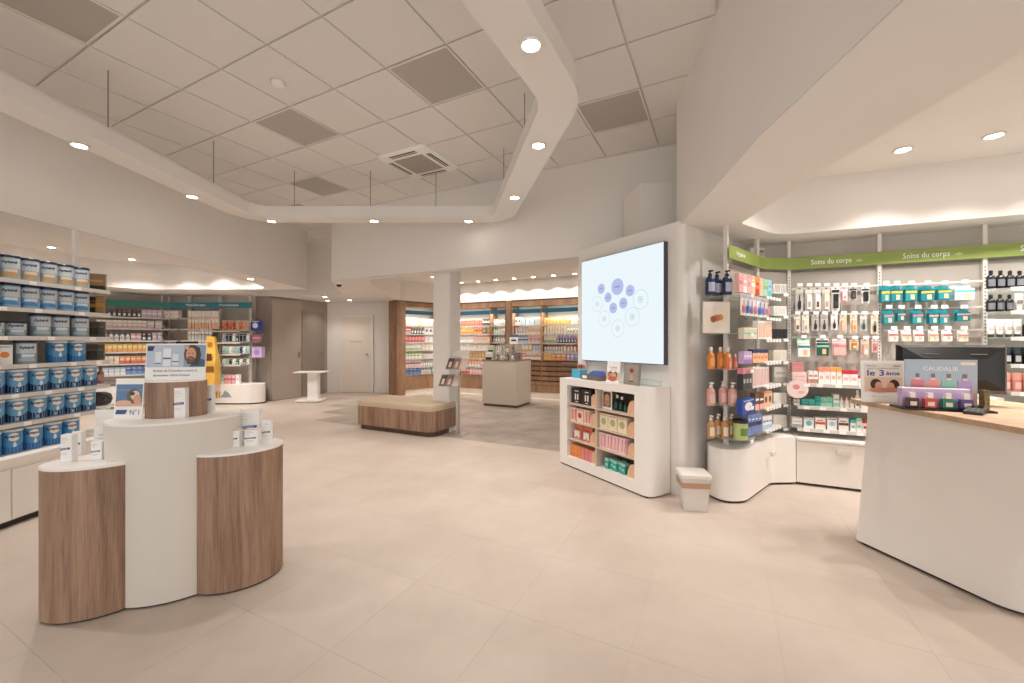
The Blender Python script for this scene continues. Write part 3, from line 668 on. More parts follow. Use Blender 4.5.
RR.row('carton', 801.5, 815, 2, 399, zE_, d, .08, 'low teal box on the shelf above the coloured label boxes', a='#4fb3ad', b='#2f8f8c', st=2)
RR.put('carton', 815, 820.5, 396, zE_, d, .08, 'taller teal box on the shelf above the coloured label boxes', a='#3fa39e', b='#2f8f8c', st=0)
RR.row('carton', 820.5, 832.5, 2, 397, zE_, d, .08, 'mint box beside the teal boxes', a='mint', b='#5fbf9f', st=0)
RR.put('carton', 833, 839.5, 394.5, zE_, d, .08, 'tall white box beside the mint boxes', a='white', b='mint', st=2)
RR.row('flask', 839.5, 855, 3, 397, zE_, d, .06, 'small white flask with peach cap', a='white', b='peach', c='cream')
RR.put('flask', 855.5, 860.5, 390, zE_, d, .05, 'white pump flask with black print', a='white', b='white', c='charcoal')
RR.row('carton', 861, 880, 3, 397, zE_, d, .06, 'small white box on the shelf above the coloured label boxes', a='white', b='silver')
for i, (a, b) in enumerate((('grey', 'silver'), ('aqua', 'grey'), ('#d9543f', 'red'), ('sky', 'navy'), ('#5c4a40', 'brown'))):
    RR.put('carton', 792 + i * 11.6, 802.6 + i * 11.6, 418, zF, .31, .1, ('grey', 'aqua', 'red', 'navy', 'brown')[i] + ' print white box on the lowest shelf under the teal boxes', a='white', b=a, c=b, st=(2, 3, 0, 3, 0)[i])
for i, (a, b) in enumerate((('white', 'aqua'), ('white', 'mint'), ('white', 'red'), ('cream', 'aqua'))):
    RR.put('carton', 850.5 + i * 6, 856 + i * 6, 420 - (i % 2) * 2, zF, .31, .08, ('aqua', 'mint', 'red', 'light blue')[i] + ' topped white box right of the brown print box', a=a, b=b, st=1)
# second bay: teal packs
hooks(RR, [886, 897, 911.5, 928, 945], [10, 13, 14, 15.5, 15.5], 285, [302, 301.5, 301, 301, 299.5], .16, 'teal boxed hosiery pack of the upper row', [('teal', 'teal', 'yellow'), ('teal', '#187f8c', 'yellow')], st=2, dep=.07)
hooks(RR, [965], [23], 284, [300], .16, 'wide pale blue pack beside the teal packs', [('sky', 'white', 'aqua')], st=2, dep=.08)
hooks(RR, [889, 901.6, 918, 934, 944.6, 964], [12, 9, 12, 11, 11, 16], 309, [324, 321, 324, 324, 324, 321], .16, 'teal boxed hosiery pack of the middle row', [('teal', 'teal', 'rose'), ('teal', '#12808c', 'pink')], st=2, dep=.05)
hooks(RR, [894, 907, 919.5, 934.5, 948, 964], 10.5, 330, 341.5, .16, 'white red-headed pack of the lower row', [('white', 'white', 'red'), ('white', 'cream', 'rose')], st=2, dep=.03)
z1, z2 = RR.z(930, 395, .3), RR.z(930, 420, .3)
RR.row('carton', 885, 978, 9, 380, z1, .3, .08, 'white box on the shelf hidden behind the monitor', a='white', b='rose')
RR.row('carton', 965, 981, 3, 405, z2, .3, .08, 'white box with pink top beside the dark tins behind the counter', a='white', b='pink', st=1)
# third bay
Z3 = [RR.z(1010, y, .3) for y in (287.5, 311, 337, 364, 391.5, 416)]
W3 = 'on the third shelf bay'
RR.row('bottle', 988, 1046, 6, 270, Z3[0], .29, .05, 'black bottle with pale label on the topmost shelf of the last bay', a='#22242a', b='black', c='#777a80')
RR.row('bottle', 988, 1016, 3, 294, Z3[1], .29, .05, 'black bottle with pale label on the second shelf of the last bay', a='#22242a', b='black', c='#777a80')
RR.row('tube', 1016, 1044, 3, 293, Z3[1], .29, .05, 'white tube standing beside the black bottles', a='white', b='white', c='grey')
RR.row('tube', 988, 1024, 4, 319, Z3[2], .29, .05, 'white tube on a dark strip on the third shelf of the last bay', a='white', b='charcoal', c='silver')
RR.row('bottle', 1024.5, 1045, 2, 319, Z3[2], .29, .05, 'dark bottle next to the white tubes', a='#2b2d33', b='black', c='grey')
RR.row('jar', 1003, 1045, 4, 347, Z3[3], .29, .05, 'black jar with pale lid on the fourth shelf of the last bay', a='#20242a', b='#2f3a40', c='silver')
RR.row('jar', 1002, 1046, 4, 373, Z3[4], .29, .05, 'salmon pink jar on the fifth shelf of the last bay', a='#d98f80', b='#e0a090', c='#f0c6ba')
RR.row('jar', 985, 1040, 6, 405.5, Z3[5], .29, .05, 'squat black and gold tin behind the counter', a='#2a2320', b='#3b2f24', c='gold')
# pink round wobbler
p = at(797.5, 389, RR.Y(797, .34))
single('round_sign', (lambda m: (m.poly(disc(0, 0, .09, .09, 24, 0), C('#f4dedb')), m.poly(disc(0, 0, .09, .09, 24, .003)[::-1], C('#f4dedb')), m.poly(disc(-.01, .02, .03, .025, 10, -.001), C('rose')), m.poly(disc(.03, -.03, .03, .012, 10, -.001), C('pink')), m)[-1])(MB()), 'round pale pink sign clipped to the shelf edge', 'sign', (p.x, p.y, p.z), RR.t, smooth=0)
# curved green banner with its lettering
GRN = mat('#93a657', .45, noise=.02, name='green_banner')
bp_ = fillet([(1.93, 3.661), tuple(RR.at(-.17, .05)), tuple(RR.at(3.2, .05))], [0, .5, 0], 14, False)
a_, b_ = strip(bp_, .006, 1)
t = thing('green_banner', 'long curved green header banner reading body care along the shelves', 'banner', (0, 0, 0))
part('banner_strip', MB().prism(a_ + b_[::-1], 2.125, 2.245, GRN), t, smooth=50)
def on_wall_text(s, h, w, m, run, px, d, z, parent, bold=0): 
    q = run.at(run.u(px, d), d); return part('lettering', text_mesh(s, h, m, w, bold), parent, loc=(q.x, q.y, z), rz=run.t)
TW = mat('#fbfdf4', .5, noise=0)
for px in (831, 926, 1048):
    on_wall_text('Soins du corps', .05, .33, TW, RR, px, .0525, 2.165, t, .01)
    q = RR.at(RR.u(px, .0525) + .225, .0525); m = MB()
    for s in (-1, 0, 1): m.poly([(s * .015 - .012, 0, -.012), (s * .015 + .012, 0, -.012), (s * .02, 0, .022 - abs(s) * .01)], mat('#c9d79a', .5))
    part('leaf_emblem', m, t, loc=(q.x, q.y, 2.18), rz=RR.t)
q = Vector((2.12, 3.826)); th = math.atan2(.635, .745)
part('lettering', text_mesh('Hygiène', .04, TW, .2, .01), t, loc=(q.x + .004, q.y - .005, 2.168), rz=math.radians(41))
p = RR.at(-.12, .03)
t = thing('wall_junction', 'small white socket box on the wall above the corner bay', 'socket', (2.6, 4.36, 2.28), math.radians(5))
part('box', MB().box(-.08, .08, 0, .06, 0, .09, WHITE2), t, smooth=0); part('cover', MB().box(.0, .075, -.006, 0, .01, .08, mat('#cfc7be', .4)), t, smooth=0)
part('lens', MB().lathe([(.018, 0), (.018, .01)], mat('#8d857c', .3), 12), t, loc=(.037, -.012, .045))

# ------------------------------------------------------------------ tin gondola on the left
TG = Run((-4.10, 1.4), 90)           # runs along +y, faces +x
TZ = [1.848, 1.636, 1.42, 1.205, .985, .765, .535]
t = thing('tin_gondola', 'white shelf unit stacked with blue baby milk tins', 'shelving', (-4.10, 1.4, 0), TG.t)
part('back_panel', MB().box(0, 2.45, -.004, .004, .45, 2.02, BACKP), t, smooth=0)
for u in (.0, 1.23, 2.45): upright(t, u, .45, ZS - .002)
shelf_parts(t, 2.42, TZ[:6], .37, 0, pitch=.26)
for z in TZ[:6]: part('end_shelf', MB().prism(fillet([(2.421, -.24), (2.66, -.24), (2.66, -.01), (2.421, -.01)], [0, .08, 0, 0], 5), z - .012, z, GLASS2), t, smooth=50)
bo = fillet([(0, -.37), (2.43, -.37), (2.66, -.2), (2.66, -.01), (0, -.01)], [0, .2, .12, .05, 0], 6)
part('cabinet_body', MB().prism(bo, .05, .44, WHITE), t, smooth=50)
part('cabinet_top', MB().loft([[(x, y * 1.02, .44) for x, y in bo], [(x, y * 1.08, .47) for x, y in bo], [(x, y * 1.08, .515) for x, y in bo], [(x, y * 1.0, .533) for x, y in bo]], WHITE), t, smooth=50)
part('plinth', MB().prism([(x * .99, y * .93) for x, y in bo], 0, .05, DARK), t, smooth=50)
for k in range(4): part('cabinet_door', MB().box(.005 + k * .554, .549 + k * .554, -.383, -.3705, .06, .43, WHITE), t, bev=.003, smooth=0)
NAVY = mat('#1c2a55', .35, noise=0); TXW = mat('#f7f5f2', .5, noise=0); TXN = mat('#20305e', .5, noise=0)
def wrap(me, r, z0):
    me = me.copy()
    for v in me.vertices: x, z = v.co.x, v.co.z; v.co = (r * math.sin(x / r), -r * math.cos(x / r), z + z0)
    return me
def arc_patch(m, r, a0, a1, zlo, zhi, mt, n=8):
    an = [a0 + (a1 - a0) * i / n for i in range(n + 1)]
    f = zlo if callable(zlo) else (lambda q: zlo); g = zhi if callable(zhi) else (lambda q: zhi)
    m.loft([[(r * math.sin(a), -r * math.cos(a), f(i / n)) for i, a in enumerate(an)], [(r * math.sin(a), -r * math.cos(a), g(i / n)) for i, a in enumerate(an)]], mt, False, False, False)
_tins = {}
def tin_parts(var, h=.182, r=.062):
    if (var, h) in _tins: return _tins[(var, h)]
    base = {'gold': '#9fb2c0', 'blue': '#8fb3cf', 'grey': '#8ea3b0', 'deep': '#6aa6cf', 'big': '#4e95c8'}[var]
    body = MB().lathe([(r * .97, 0), (r, .006), (r, h * .9)], C(base, .32), 22)
    lid = MB().lathe([(r * 1.03, h * .9), (r * 1.04, h * .97), (r * .98, h)], NAVY if var not in ('big', 'deep') else C('#dfe6ea'), 22)
    lab = MB(); R = r * 1.006
    if var in ('gold', 'blue', 'grey'):
        arc_patch(lab, R, -1.0, 1.0, h * .45, h * .86, C('#cdd6db'))
        c = {'gold': '#c9a068', 'blue': '#4f8fc4', 'grey': '#aebcc4'}[var]
        arc_patch(lab, R * 1.002, -.8, .8, h * .12, lambda q: h * (.2 + .12 * math.sin(q * math.pi)), C(c))
        arc_patch(lab, R * 1.002, -.45, .7, h * .3, h * .42, C('#e6d9c6' if var == 'gold' else '#d8e4ec'))
    else:
        arc_patch(lab, R, -1.25, 1.25, 0.006, lambda q: h * (.44 - .18 * math.sin(q * math.pi)), NAVY if var == 'deep' else C('#2f70ae'))
        e = lambda q: math.sqrt(max(0, 1 - (2 * q - 1) ** 2))
        arc_patch(lab, R * 1.004, -.38, .66, lambda q: h * (.68 - .17 * e(q)), lambda q: h * (.68 + .17 * e(q)), C('#efe8e0'), 12)
        arc_patch(lab, R * 1.007, .04, .36, lambda q: h * (.34 - .08 * e(q)), lambda q: h * (.36 + .12 * e(q) ** 2), C('#d6e7f3'), 8)
    ps = [('can_body', body.mesh('can_body')), ('lid', lid.mesh('lid')), ('label_print', lab.mesh('label_print')),
          ('lettering', wrap(text_mesh('Aptamil', .02, TXN, r * 1.3, .035), R * 1.012, h * .66))]
    if var == 'deep': ps.append(('size_number', wrap(text_mesh('2', .022, TXW, .012, .02), R * 1.012, h * .08)))
    _tins[(var, h)] = ps; return ps
def tin(y, z, var, label, h=.182, x=-3.815, r=.062):
    o = tag(link('milk_tin', None, None, (x, y, z), math.radians(58)), label, 'tin', 'baby milk tins')
    for nm, me in tin_parts(var, h, r): link(nm, me, o)
S_ = ['topmost', 'second', 'third', 'fourth', 'fifth', 'sixth', 'lowest']
for i in range(-1, 5): tin(3.12 + .1286 * i, TZ[0], 'gold', ORD[4 - i] + ' gold footed pale milk tin from the shelf end, topmost tin shelf')
for i in range(-1, 5): tin(3.12 + .1286 * i, TZ[1], 'blue', ORD[4 - i] + ' blue footed pale milk tin from the shelf end, second tin shelf')
for k, y in enumerate((3.33, 3.47, 3.63)[::-1]): tin(y, TZ[2], 'grey', ORD[k] + ' grey blue milk tin on the third tin shelf from shelf end')
for k, y in enumerate((3.02, 3.16)[::-1]): tin(y, TZ[2], 'grey', ORD[k] + ' short grey blue milk tin on the third tin shelf from shelf end', h=.11)
tin(3.23, TZ[3], 'grey', 'grey blue milk tin beside the white carton on the fourth tin shelf')
for k, y in enumerate((3.45, 3.60)[::-1]): tin(y, TZ[3], 'big', ORD[k] + ' bright blue milk tin with white lid on the fourth tin shelf from shelf end')
goods('carton', .075, .06, .15, (-3.81, 3.09, TZ[3] + .0), math.radians(58), 'white baby food carton with orange picture on the fourth tin shelf', a='white', b='orange', c='sky', st=3)
goods('carton', .06, .06, .16, (-3.82, 3.0, TZ[3]), math.radians(58), 'dark grey carton at the frame edge of the fourth tin shelf', a='grey', b='charcoal', c='red')
for k, y in enumerate((3.02, 3.165, 3.31, 3.445, 3.575, 3.7)[::-1]): tin(y, TZ[4], 'deep', ORD[k] + ' blue milk tin with navy foot on the fifth tin shelf from shelf end')
for k, y in enumerate((3.02, 3.165, 3.30, 3.43, 3.56, 3.69)[::-1]): tin(y, TZ[5], 'deep', ORD[k] + ' blue milk tin with navy foot on the sixth tin shelf from shelf end')
for k, y in enumerate((3.0, 3.135, 3.27, 3.41, 3.55)[::-1]): tin(y, TZ[6], 'big', ORD[k] + ' bright blue milk tin with white lid on the cabinet top from shelf end')
# end of the tin gondola
def gend(px, Y, z, kind, w, d, h, label, **k):
    X = (px - CX) / F * Y; return goods(kind, w, d, h, (X, Y, z), math.radians(35), label, **k)
gend(96.5, 3.93, TZ[0], 'carton', .13, .06, .175, 'bronze boxed gift set on the topmost shelf beside the tins', a='bronze', b='black', c='gold', st=2)
gend(94, 3.95, TZ[1], 'carton', .05, .05, .17, 'slim black box beside the tins on the second shelf', a='#4b3b2e', b='gold')
gend(100.5, 3.95, TZ[1], 'carton', .06, .05, .18, 'slim copper box beside the tins on the second shelf', a='#a9805c', b='gold')
GREYBAG = ['olive grey pouch hanging row on the third shelf end', 'olive grey pouch hanging row on the fourth shelf end']
for i in range(3): gend(91 + i * 5.5, 3.93, TZ[2], 'pouch', .05, .04, .15, 'olive grey pouch on the third shelf end beside the tins', a='#6c675a', b='#57544a', c='#8d897b')
for i in range(3): gend(90 + i * 5.5, 3.93, TZ[3], 'pouch', .05, .04, .15, 'olive grey pouch on the fourth shelf end beside the tins', a='#6c675a', b='#57544a', c='#8d897b')
gend(94, 3.93, TZ[4], 'flask', .05, .05, .15, 'brown flask on the fifth shelf end beside the tins', a='#8a7566', b='grey', c='bronze')
gend(100.5, 3.93, TZ[4], 'flask', .05, .05, .16, 'rose flask on the fifth shelf end beside the tins', a='#b08078', b='bronze', c='pink')
t = thing('travel_bag', 'round dark woven toiletry bag on the sixth shelf end', 'bag', ((99 - CX) / F * 3.95, 3.95, TZ[5]), .5)
part('bag_body', MB().lathe([(.055, 0), (.085, .02), (.1, .065), (.088, .11), (.05, .13)], mat('#5b5158', .6, noise=.5, nscale=60), 18, sy=.6), t)
part('strap', MB().tube([(-.09, -.03, .06), (-.07, -.055, .1), (0, -.062, .128), (.07, -.055, .1), (.09, -.03, .06)], .008, C('charcoal')), t)

# ------------------------------------------------------------------ curved display island
IO = Vector((-1.87, 2.27)); IR = math.radians(27.1)
t = thing('display_island', 'three lobed display island with oak drums around a white drum', 'display stand', (IO.x, IO.y, 0), IR)
def ell(cx, cy, a, b, n=48): return [(cx + a * math.cos(2 * math.pi * i / n), cy + b * math.sin(2 * math.pi * i / n)) for i in range(n)]
for cx_, cy_, a, b, h, nm, m_ in ((-.302, .052, .232, .168, .76, 'oak_drum', WOOD), (.295, .03, .236, .195, .765, 'oak_drum', WOOD), (0, .115, .312, .243, .953, 'white_drum', mat('#ddd7ce', .4, noise=.01, name='ivory_lacquer'))):
    o = part(nm, MB().prism(ell(cx_, cy_, a, b), .012, h - .012, m_), t, smooth=40)
    part('plinth', MB().prism(ell(cx_, cy_, a - .012, b - .012), 0, .012, DARK), o, smooth=40)
    part('top_plate', MB().prism(ell(cx_, cy_, a + .001, b + .001), h - .012, h, WHITE2), o, smooth=40)
def isl(u, v): return IO + Vector((math.cos(IR), math.sin(IR))) * u + Vector((math.sin(IR), -math.cos(IR))) * v
t2 = thing('display_riser', 'small curved oak riser on the white drum', 'riser', (*isl(-.005, -.11), .953), IR)
part('riser_body', MB().prism(ell(0, 0, .142, .08), 0, .2, WOOD), t2, smooth=40); part('top_plate', MB().prism(ell(0, 0, .143, .081), .2, .208, WHITE2), t2, smooth=40)
BLUEB = '#2f4a86'
def card(name, label, w, h, loc, rz, cat, draw, lean=0, th=.006, base='#f6f4f1'):
    t = thing(name, label, cat, loc, rz); t.rotation_euler = (-lean, 0, rz)
    part('board', MB().box(-w / 2, w / 2, -th / 2, th / 2, 0, h, mat(base, .4, noise=0)), t, smooth=0)
    draw(t, -th / 2 - .0007); return t
def pic(t, y, shapes):
    m = MB()
    for i, (pts, c) in enumerate(shapes): m.poly([(x, y - .0003 * i, z) for x, z in pts], C(c, .4))
    part('print', m, t, smooth=0)
def rect(x0, x1, z0, z1): return [(x0, z0), (x1, z0), (x1, z1), (x0, z1)]
def el(cx, cz, rx, rz, n=14): return [(cx + rx * math.cos(2 * math.pi * i / n), cz + rz * math.sin(2 * math.pi * i / n)) for i in range(n)]
def txt(t, s, h, w, x, z, y, hexc, bold=0): return part('lettering', text_mesh(s, h, mat(hexc, .5, noise=0), w, bold), t, loc=(x, y - .002, z))
def d_man(t, y):
    pic(t, y, [(rect(-.168, .168, .075, .205), '#b9c6d6'), ([(-.165, .17), (-.135, .17), (-.125, .198), (-.165, .198)], '#22305a'), (rect(-.12, -.085, .09, .165), '#dfe5ec'), (rect(-.12, -.085, .094, .1), BLUEB), (rect(-.075, -.03, .08, .185), '#e6ebf0'), (rect(-.075, -.03, .122, .13), BLUEB),
               (rect(-.02, .015, .085, .15), '#dfe5ec'), (rect(-.02, .015, .104, .11), BLUEB),
               (rect(.045, .168, .075, .205), '#8c9db5'), ([(.075, .075), (.168, .075), (.168, .115), (.125, .13)], '#3d5675'), (el(.092, .15, .047, .056), '#4a3527'), ([(.062, .095), (.128, .085), (.146, .14), (.135, .19), (.1, .2)], '#3e2c21'),
               (el(.086, .148, .03, .042), '#d09a78'), (el(.086, .118, .024, .02), '#6a4a37'), (el(.086, .124, .012, .004), '#b06a5c'), (rect(.068, .079, .153, .157), '#38271e'), (rect(.092, .103, .153, .157), '#38271e'), ([(.048, .18), (.07, .175), (.075, .2), (.05, .203)], '#d6a685')])
    txt(t, "Réduit de l'inconfort contre la", .013, .25, 0, .048, y, '#3a4a6d'); txt(t, 'dermatite séborrhéique', .013, .21, -.02, .022, y, '#3a4a6d')
q = isl(-.005, -.08)
MAN = card('counter_card', 'wide card showing a long haired bearded man on the oak riser', .345, .213, (q.x, q.y, 1.162), IR - .25, 'display card', d_man, lean=.1); MAN.scale = (.86, 1, .97)
def d_n1(t, y):
    pic(t, y, [(rect(-.085, .085, .075, .205), '#5d7fa8'), (rect(-.085, .085, .075, .1), '#d8b294'), (rect(-.085, .085, .17, .174), '#87a3c4'), (el(.03, .135, .045, .045), '#6d5a4b'), (el(.04, .14, .03, .028), '#d9d0c6'), (el(.055, .115, .025, .03), '#d99e7d'), (el(-.03, .098, .05, .014), '#e0b596'), (el(.02, .15, .018, .012), '#4d4239'), ([(-.08, .03), (-.015, .03), (-.005, .055), (-.075, .055)], BLUEB)])
    txt(t, 'DUCRAY', .011, .05, -.043, .037, y, '#ffffff'); txt(t, 'N°1', .03, .06, .045, .025, y, '#5b6b86')
q = Vector((-2.11, 2.265))
N1 = card('product_card', 'white card with beach picture and large number on the white drum', .185, .24, (q.x, q.y, .953), IR - .4, 'display card', d_n1, lean=.08); N1.scale = (.80, 1, .93)
def ducray(label, w, d, h, u, v, z, rz=0, band='#3c4f7d', top=None):
    q = Vector((u, v)); t = thing('skincare_box', label, 'box', (q.x, q.y, z), IR - .35 + rz)
    part('carton', MB().box(-w / 2, w / 2, -d / 2, d / 2, 0, h, mat('#f5f3f1', .4, noise=0)), t, smooth=0)
    m = MB(); y = -d / 2 - .0006
    m.poly([(-w * .52, y - .0006, h * .42), (w * .36, y - .0006, h * .45), (w * .4, y - .0006, h * .53), (-w * .48, y - .0006, h * .5)], C(band))
    for k, (a, b) in enumerate(((.86, .3), (.8, .38), (.7, .2), (.32, .36), (.26, .3))): m.poly([(x, y, z_) for x, z_ in rect(-w * .4, -w * .4 + w * b * 1.6, h * a, h * a + .002)], C('#b8bfca'))
    if top: m.poly([(x, y, z_) for x, z_ in rect(-w / 2, w / 2, h * .965, h)], C(top))
    part('print', m, t, smooth=0)
    part('lettering', text_mesh('DUCRAY', h * .045, TXW, w * .6, .01), t, loc=(-w * .06, y - .0025, h * .452))
ducray('tall white lotion box in front of the oak riser with slanted blue band', .062, .03, .168, -1.859, 2.315, .953)
ducray('tall white lotion box at the right edge of the oak riser', .058, .03, .168, -1.82, 2.47, .953, .1)
ducray('white cream box on the left oak drum with its band facing out', .05, .035, .14, -2.30, 2.14, .76)
ducray('white cream box standing behind another on the left oak drum', .045, .03, .125, -2.385, 2.27, .76)
ducray('small grey white box on the left oak drum beside the white drum', .046, .03, .095, -2.178, 2.17, .76, .1)
ducray('small white shampoo box with red edge on the right oak drum', .074, .04, .1, -1.632, 2.42, .765, 0, top='#d98a76')
ducray('second small white shampoo box with red edge on the right oak drum', .072, .04, .1, -1.535, 2.44, .765, 0, top='#d98a76')
ducray('large white shampoo box behind the small ones on the right oak drum', .11, .045, .2, -1.60, 2.53, .765, 0, band='#3d70b0')
ducray('slim white shampoo box at the right end of the oak drum', .05, .035, .135, -1.495, 2.52, .765, .1, band='#6b6f78')
def d_pan(t, y): pic(t, y, [(rect(-.07, .07, .15, .2), '#e4e2de'), (rect(-.05, .05, .1, .105), '#aab2bd'), (rect(-.06, .03, .08, .084), '#c3c8cf'), (rect(-.02, .06, .04, .07), '#cfd8d6')])
q = isl(-.33, -.165)
card('acrylic_sign', 'pale upright sign standing behind the left oak drum boxes', .16, .24, (q.x, q.y + .02, .76), IR - .4, 'sign', d_pan, lean=.05, base='#ebe8e4')

# ------------------------------------------------------------------ seat, brochure stand, island counter, small table
BQ = Vector((-1.19, 5.905)); BU = E1
t = thing('bench', 'oak bench with beige upholstered seat in front of the column', 'bench', (BQ.x, BQ.y, 0), -A)
bo = fillet([(-1.47, -.0), (.07, -.0), (.07, .70), (-1.47, .70)], [.13, .15, .15, .13], 8)
part('plinth', MB().prism([(x * .97 - .02, y * .92 + .03) for x, y in bo], 0, .075, wood('#4b3a31', '#6a5344')), t, smooth=50)
part('bench_body', MB().prism([(x, y - .02) for x, y in bo], .075, .37, WOOD), t, smooth=50)
SEAT = mat('#c9b59c', .75, noise=.03, nscale=30, bump=.1, name='beige_leatherette')
part('seat_pad', MB().loft([[(x, y - .02, .37) for x, y in bo], [(x * 1.003, y - .021, .39) for x, y in bo], [(x, y - .02, .445) for x, y in bo], [(x * .985 - .01, y * .97 - .01, .458) for x, y in bo]], SEAT), t, smooth=60)
# brochure stand
p = Vector(((457.5 - CX) / F * 6.12, 6.12))
t = thing('brochure_stand', 'white brochure stand with two tilted racks by the bench', 'stand', (p.x, p.y, 0), -.2)
part('base_plate', MB().box(-.11, .14, -.14, .14, 0, .012, STEEL), t, bev=.004, smooth=0)
part('pole', MB().box(-.02, .02, -.015, .03, .012, .92, STEEL), t, smooth=0)
for x0, z in ((-.09, .72), (.02, .97)):
    rk = part('rack', MB().loft([[(x0 - .16, -.14, z), (x0 + .16, -.14, z), (x0 + .16, -.10, z), (x0 - .16, -.10, z)], [(x0 - .16, .02, z + .17), (x0 + .16, .02, z + .17), (x0 + .16, .05, z + .17), (x0 - .16, .05, z + .17)]], GLASS2), t, smooth=0)
    for k in range(3):
        a = x0 - .15 + k * .1; c = ('#54433f', '#8b6f68', '#c9b7b0')[k]
        m = MB(); m.poly([(a, -.146, z + .012), (a + .096, -.146, z + .012), (a + .096, -.004, z + .16), (a, -.004, z + .16)], C(c)); m.poly([(a + .03, -.13, z + .035), (a + .07, -.13, z + .035), (a + .07, -.058, z + .11), (a + .03, -.058, z + .11)], C('#d9b9a6'))
        part('brochure', m, rk, smooth=0)
part('header_card', MB().box(-.09, .17, .04, .046, 1.16, 1.24, mat('#ded6cd', .4)), t, smooth=0)
# island counter in the alcove
q = Vector((.10, 8.52))
t = thing('island_counter', 'beige cube shaped island counter in front of the wooden shelves', 'counter', (q.x, q.y, 0), -A)
io = fillet([(-.85, 0), (0, 0), (0, .74), (-.85, .74)], .05, 5)
part('plinth', MB().prism([(x * .95 - .02, y * .92 + .03) for x, y in io], 0, .05, mat('#6a5f55', .6)), t, smooth=50)
part('counter_body', MB().prism(io, .05, .965, BEIGE), t, smooth=50); part('counter_top', MB().prism([(x * 1.01, y * 1.01 - .005) for x, y in io], .965, .99, WOOD2), t, smooth=50)
IC = Run(q, -26.9)
def icp(u, v, z=.99): w = q + E1 * u + D2 * v; return (w.x, w.y, z)
IQ = q.copy()
def icp(u, v, z=.99): w = IQ + E1 * u + D2 * v; return (w.x, w.y, z)
t = thing('acrylic_riser', 'two tier clear acrylic riser on the beige island counter', 'riser', icp(-.32, .25), -A)
part('lower_tier', MB().box(-.27, .27, -.1, .1, 0, .16, glassy('#c9c2ba', .35)), t, smooth=0); part('upper_tier', MB().box(-.22, .22, 0, .2, .161, .33, glassy('#c9c2ba', .35)), t, smooth=0)
for i in range(4): goods('flask', .05, .05, .12, icp(-.52 + i * .12, .12), -A, 'small dark flask standing before the acrylic riser', a=('charcoal', 'white')[i % 2], b='black', c='silver')
for i in range(3): goods('flask', .05, .05, .11, icp(-.45 + i * .13, .2, 1.152), -A, 'small flask on the lower acrylic tier', a=('bronze', 'white', 'charcoal')[i], b='black', c='silver')
goods('carton', .2, .02, .2, icp(-.25, .36, 1.325), -A, 'blue and white card on the upper acrylic tier', a='white', b='#4d6f93', c='charcoal', st=1)
goods('carton', .16, .1, .3, icp(-.74, .25), -A, 'grey green display box at the end of the island counter', a='#b7bfae', b='white', c='black', st=2)
goods('carton', .15, .1, .16, icp(-.7, .1), -A, 'white box with black base on the island counter', a='white', b='black', c='grey', st=2)
goods('carton', .1, .1, .15, icp(-.12, .3), -A, 'black box beside the acrylic riser', a='black', b='charcoal')
# small white table
t = thing('side_table', 'small white pedestal table before the taupe corridor panels', 'table', (-4.62, 9.52, 0), .1)
part('table_top', MB().box(-.33, .33, -.22, .22, .665, .69, WHITE2), t, bev=.006, smooth=0); part('column', MB().box(-.07, .15, -.09, .09, .05, .665, WHITE2), t, smooth=0); part('base', MB().box(-.3, .26, -.2, .2, .012, .05, WHITE2), t, bev=.005, smooth=0)
for x in (-.25, .2):
    for y in (-.16, .16): part('caster', MB().lathe([(.02, 0), (.02, .013)], DARK, 10), t, loc=(x, y, 0))

# ------------------------------------------------------------------ screen and white shelf unit on the media wall
def wl(s_, d): return SA + SD * s_ + SN * d
SCR = mat('#e9f6fb', .3, emit=.70, name='lit_screen')
srz = math.atan2(SD.y, SD.x)
p = wl(.66, .0)
t = thing('wall_screen', 'large square lit screen showing lilac circles on the white wall', 'screen', (p.x, p.y, 1.165), srz)
part('casing', MB().box(-.575, .575, -.05, -.001, 0, 1.13, mat('#4a474c', .4)), t, smooth=0)
part('display', MB().box(-.568, .568, -.054, -.0505, .006, 1.124, SCR), t, smooth=0)
CF = mat('#bcc4f0', .4, emit=.64); CO = mat('#c3d3dc', .4, emit=.62); CT = mat('#96a0d8', .4, emit=.6)
Yf = -.0546
def circ(x, z, r, fill):
    if fill: part('circle', MB().poly(disc(x, z, r, r, 28, Yf), CF), t, smooth=0)
    else:
        o, i_ = disc(x, z, r, r, 28, Yf), disc(x, z, r * .955, r * .955, 28, Yf); part('circle_outline', MB().loft([o, i_], CO, False, False), t, smooth=0)
    m = MB()
    if fill: m.poly([(a, Yf - .0006, b) for a, b in rect(x - r * .45, x + r * .45, z - r * .1, z + r * .1)], CT)
    else:
        m.loft([disc(x, z, r * .34, r * .34, 12, Yf), disc(x, z, r * .26, r * .26, 12, Yf)], CO, False, False); m.poly([(a, Yf, b) for a, b in rect(x - r * .1, x + r * .1, z - r * .12, z + r * .12)], CO)
    part('pictogram', m, t, smooth=0)
def sc_(px, py):   # screen crop fraction -> local
    return -.568 + 1.136 * px, .006 + 1.118 * (1 - py)
for fx, fy, r, f in ((.24, .303, .055, 1), (.437, .307, .086, 1), (.592, .36, .058, 1), (.323, .396, .053, 1), (.51, .465, .056, 1), (.386, .50, .056, 1),
                     (.19, .447, .085, 0), (.72, .448, .096, 0), (.277, .595, .085, 0), (.62, .595, .094, 0), (.442, .692, .09, 0)):
    yy_ = 1 / ((1 - fx) / 4.73 + fx / 3.755); x, z = sc_((4.73 - yy_) / .975, fy); circ(x, z, r, f)
UA = Vector((.544, 4.69)); UD = Vector((1.17 - .544, 3.63 - 4.69)).normalized(); UN = Vector((UD.y, -UD.x)); urz = math.atan2(UD.y, UD.x)
t = thing('shelf_cabinet', 'white rounded end shelf cabinet below the lit screen', 'cabinet', (UA.x, UA.y, 0), urz)
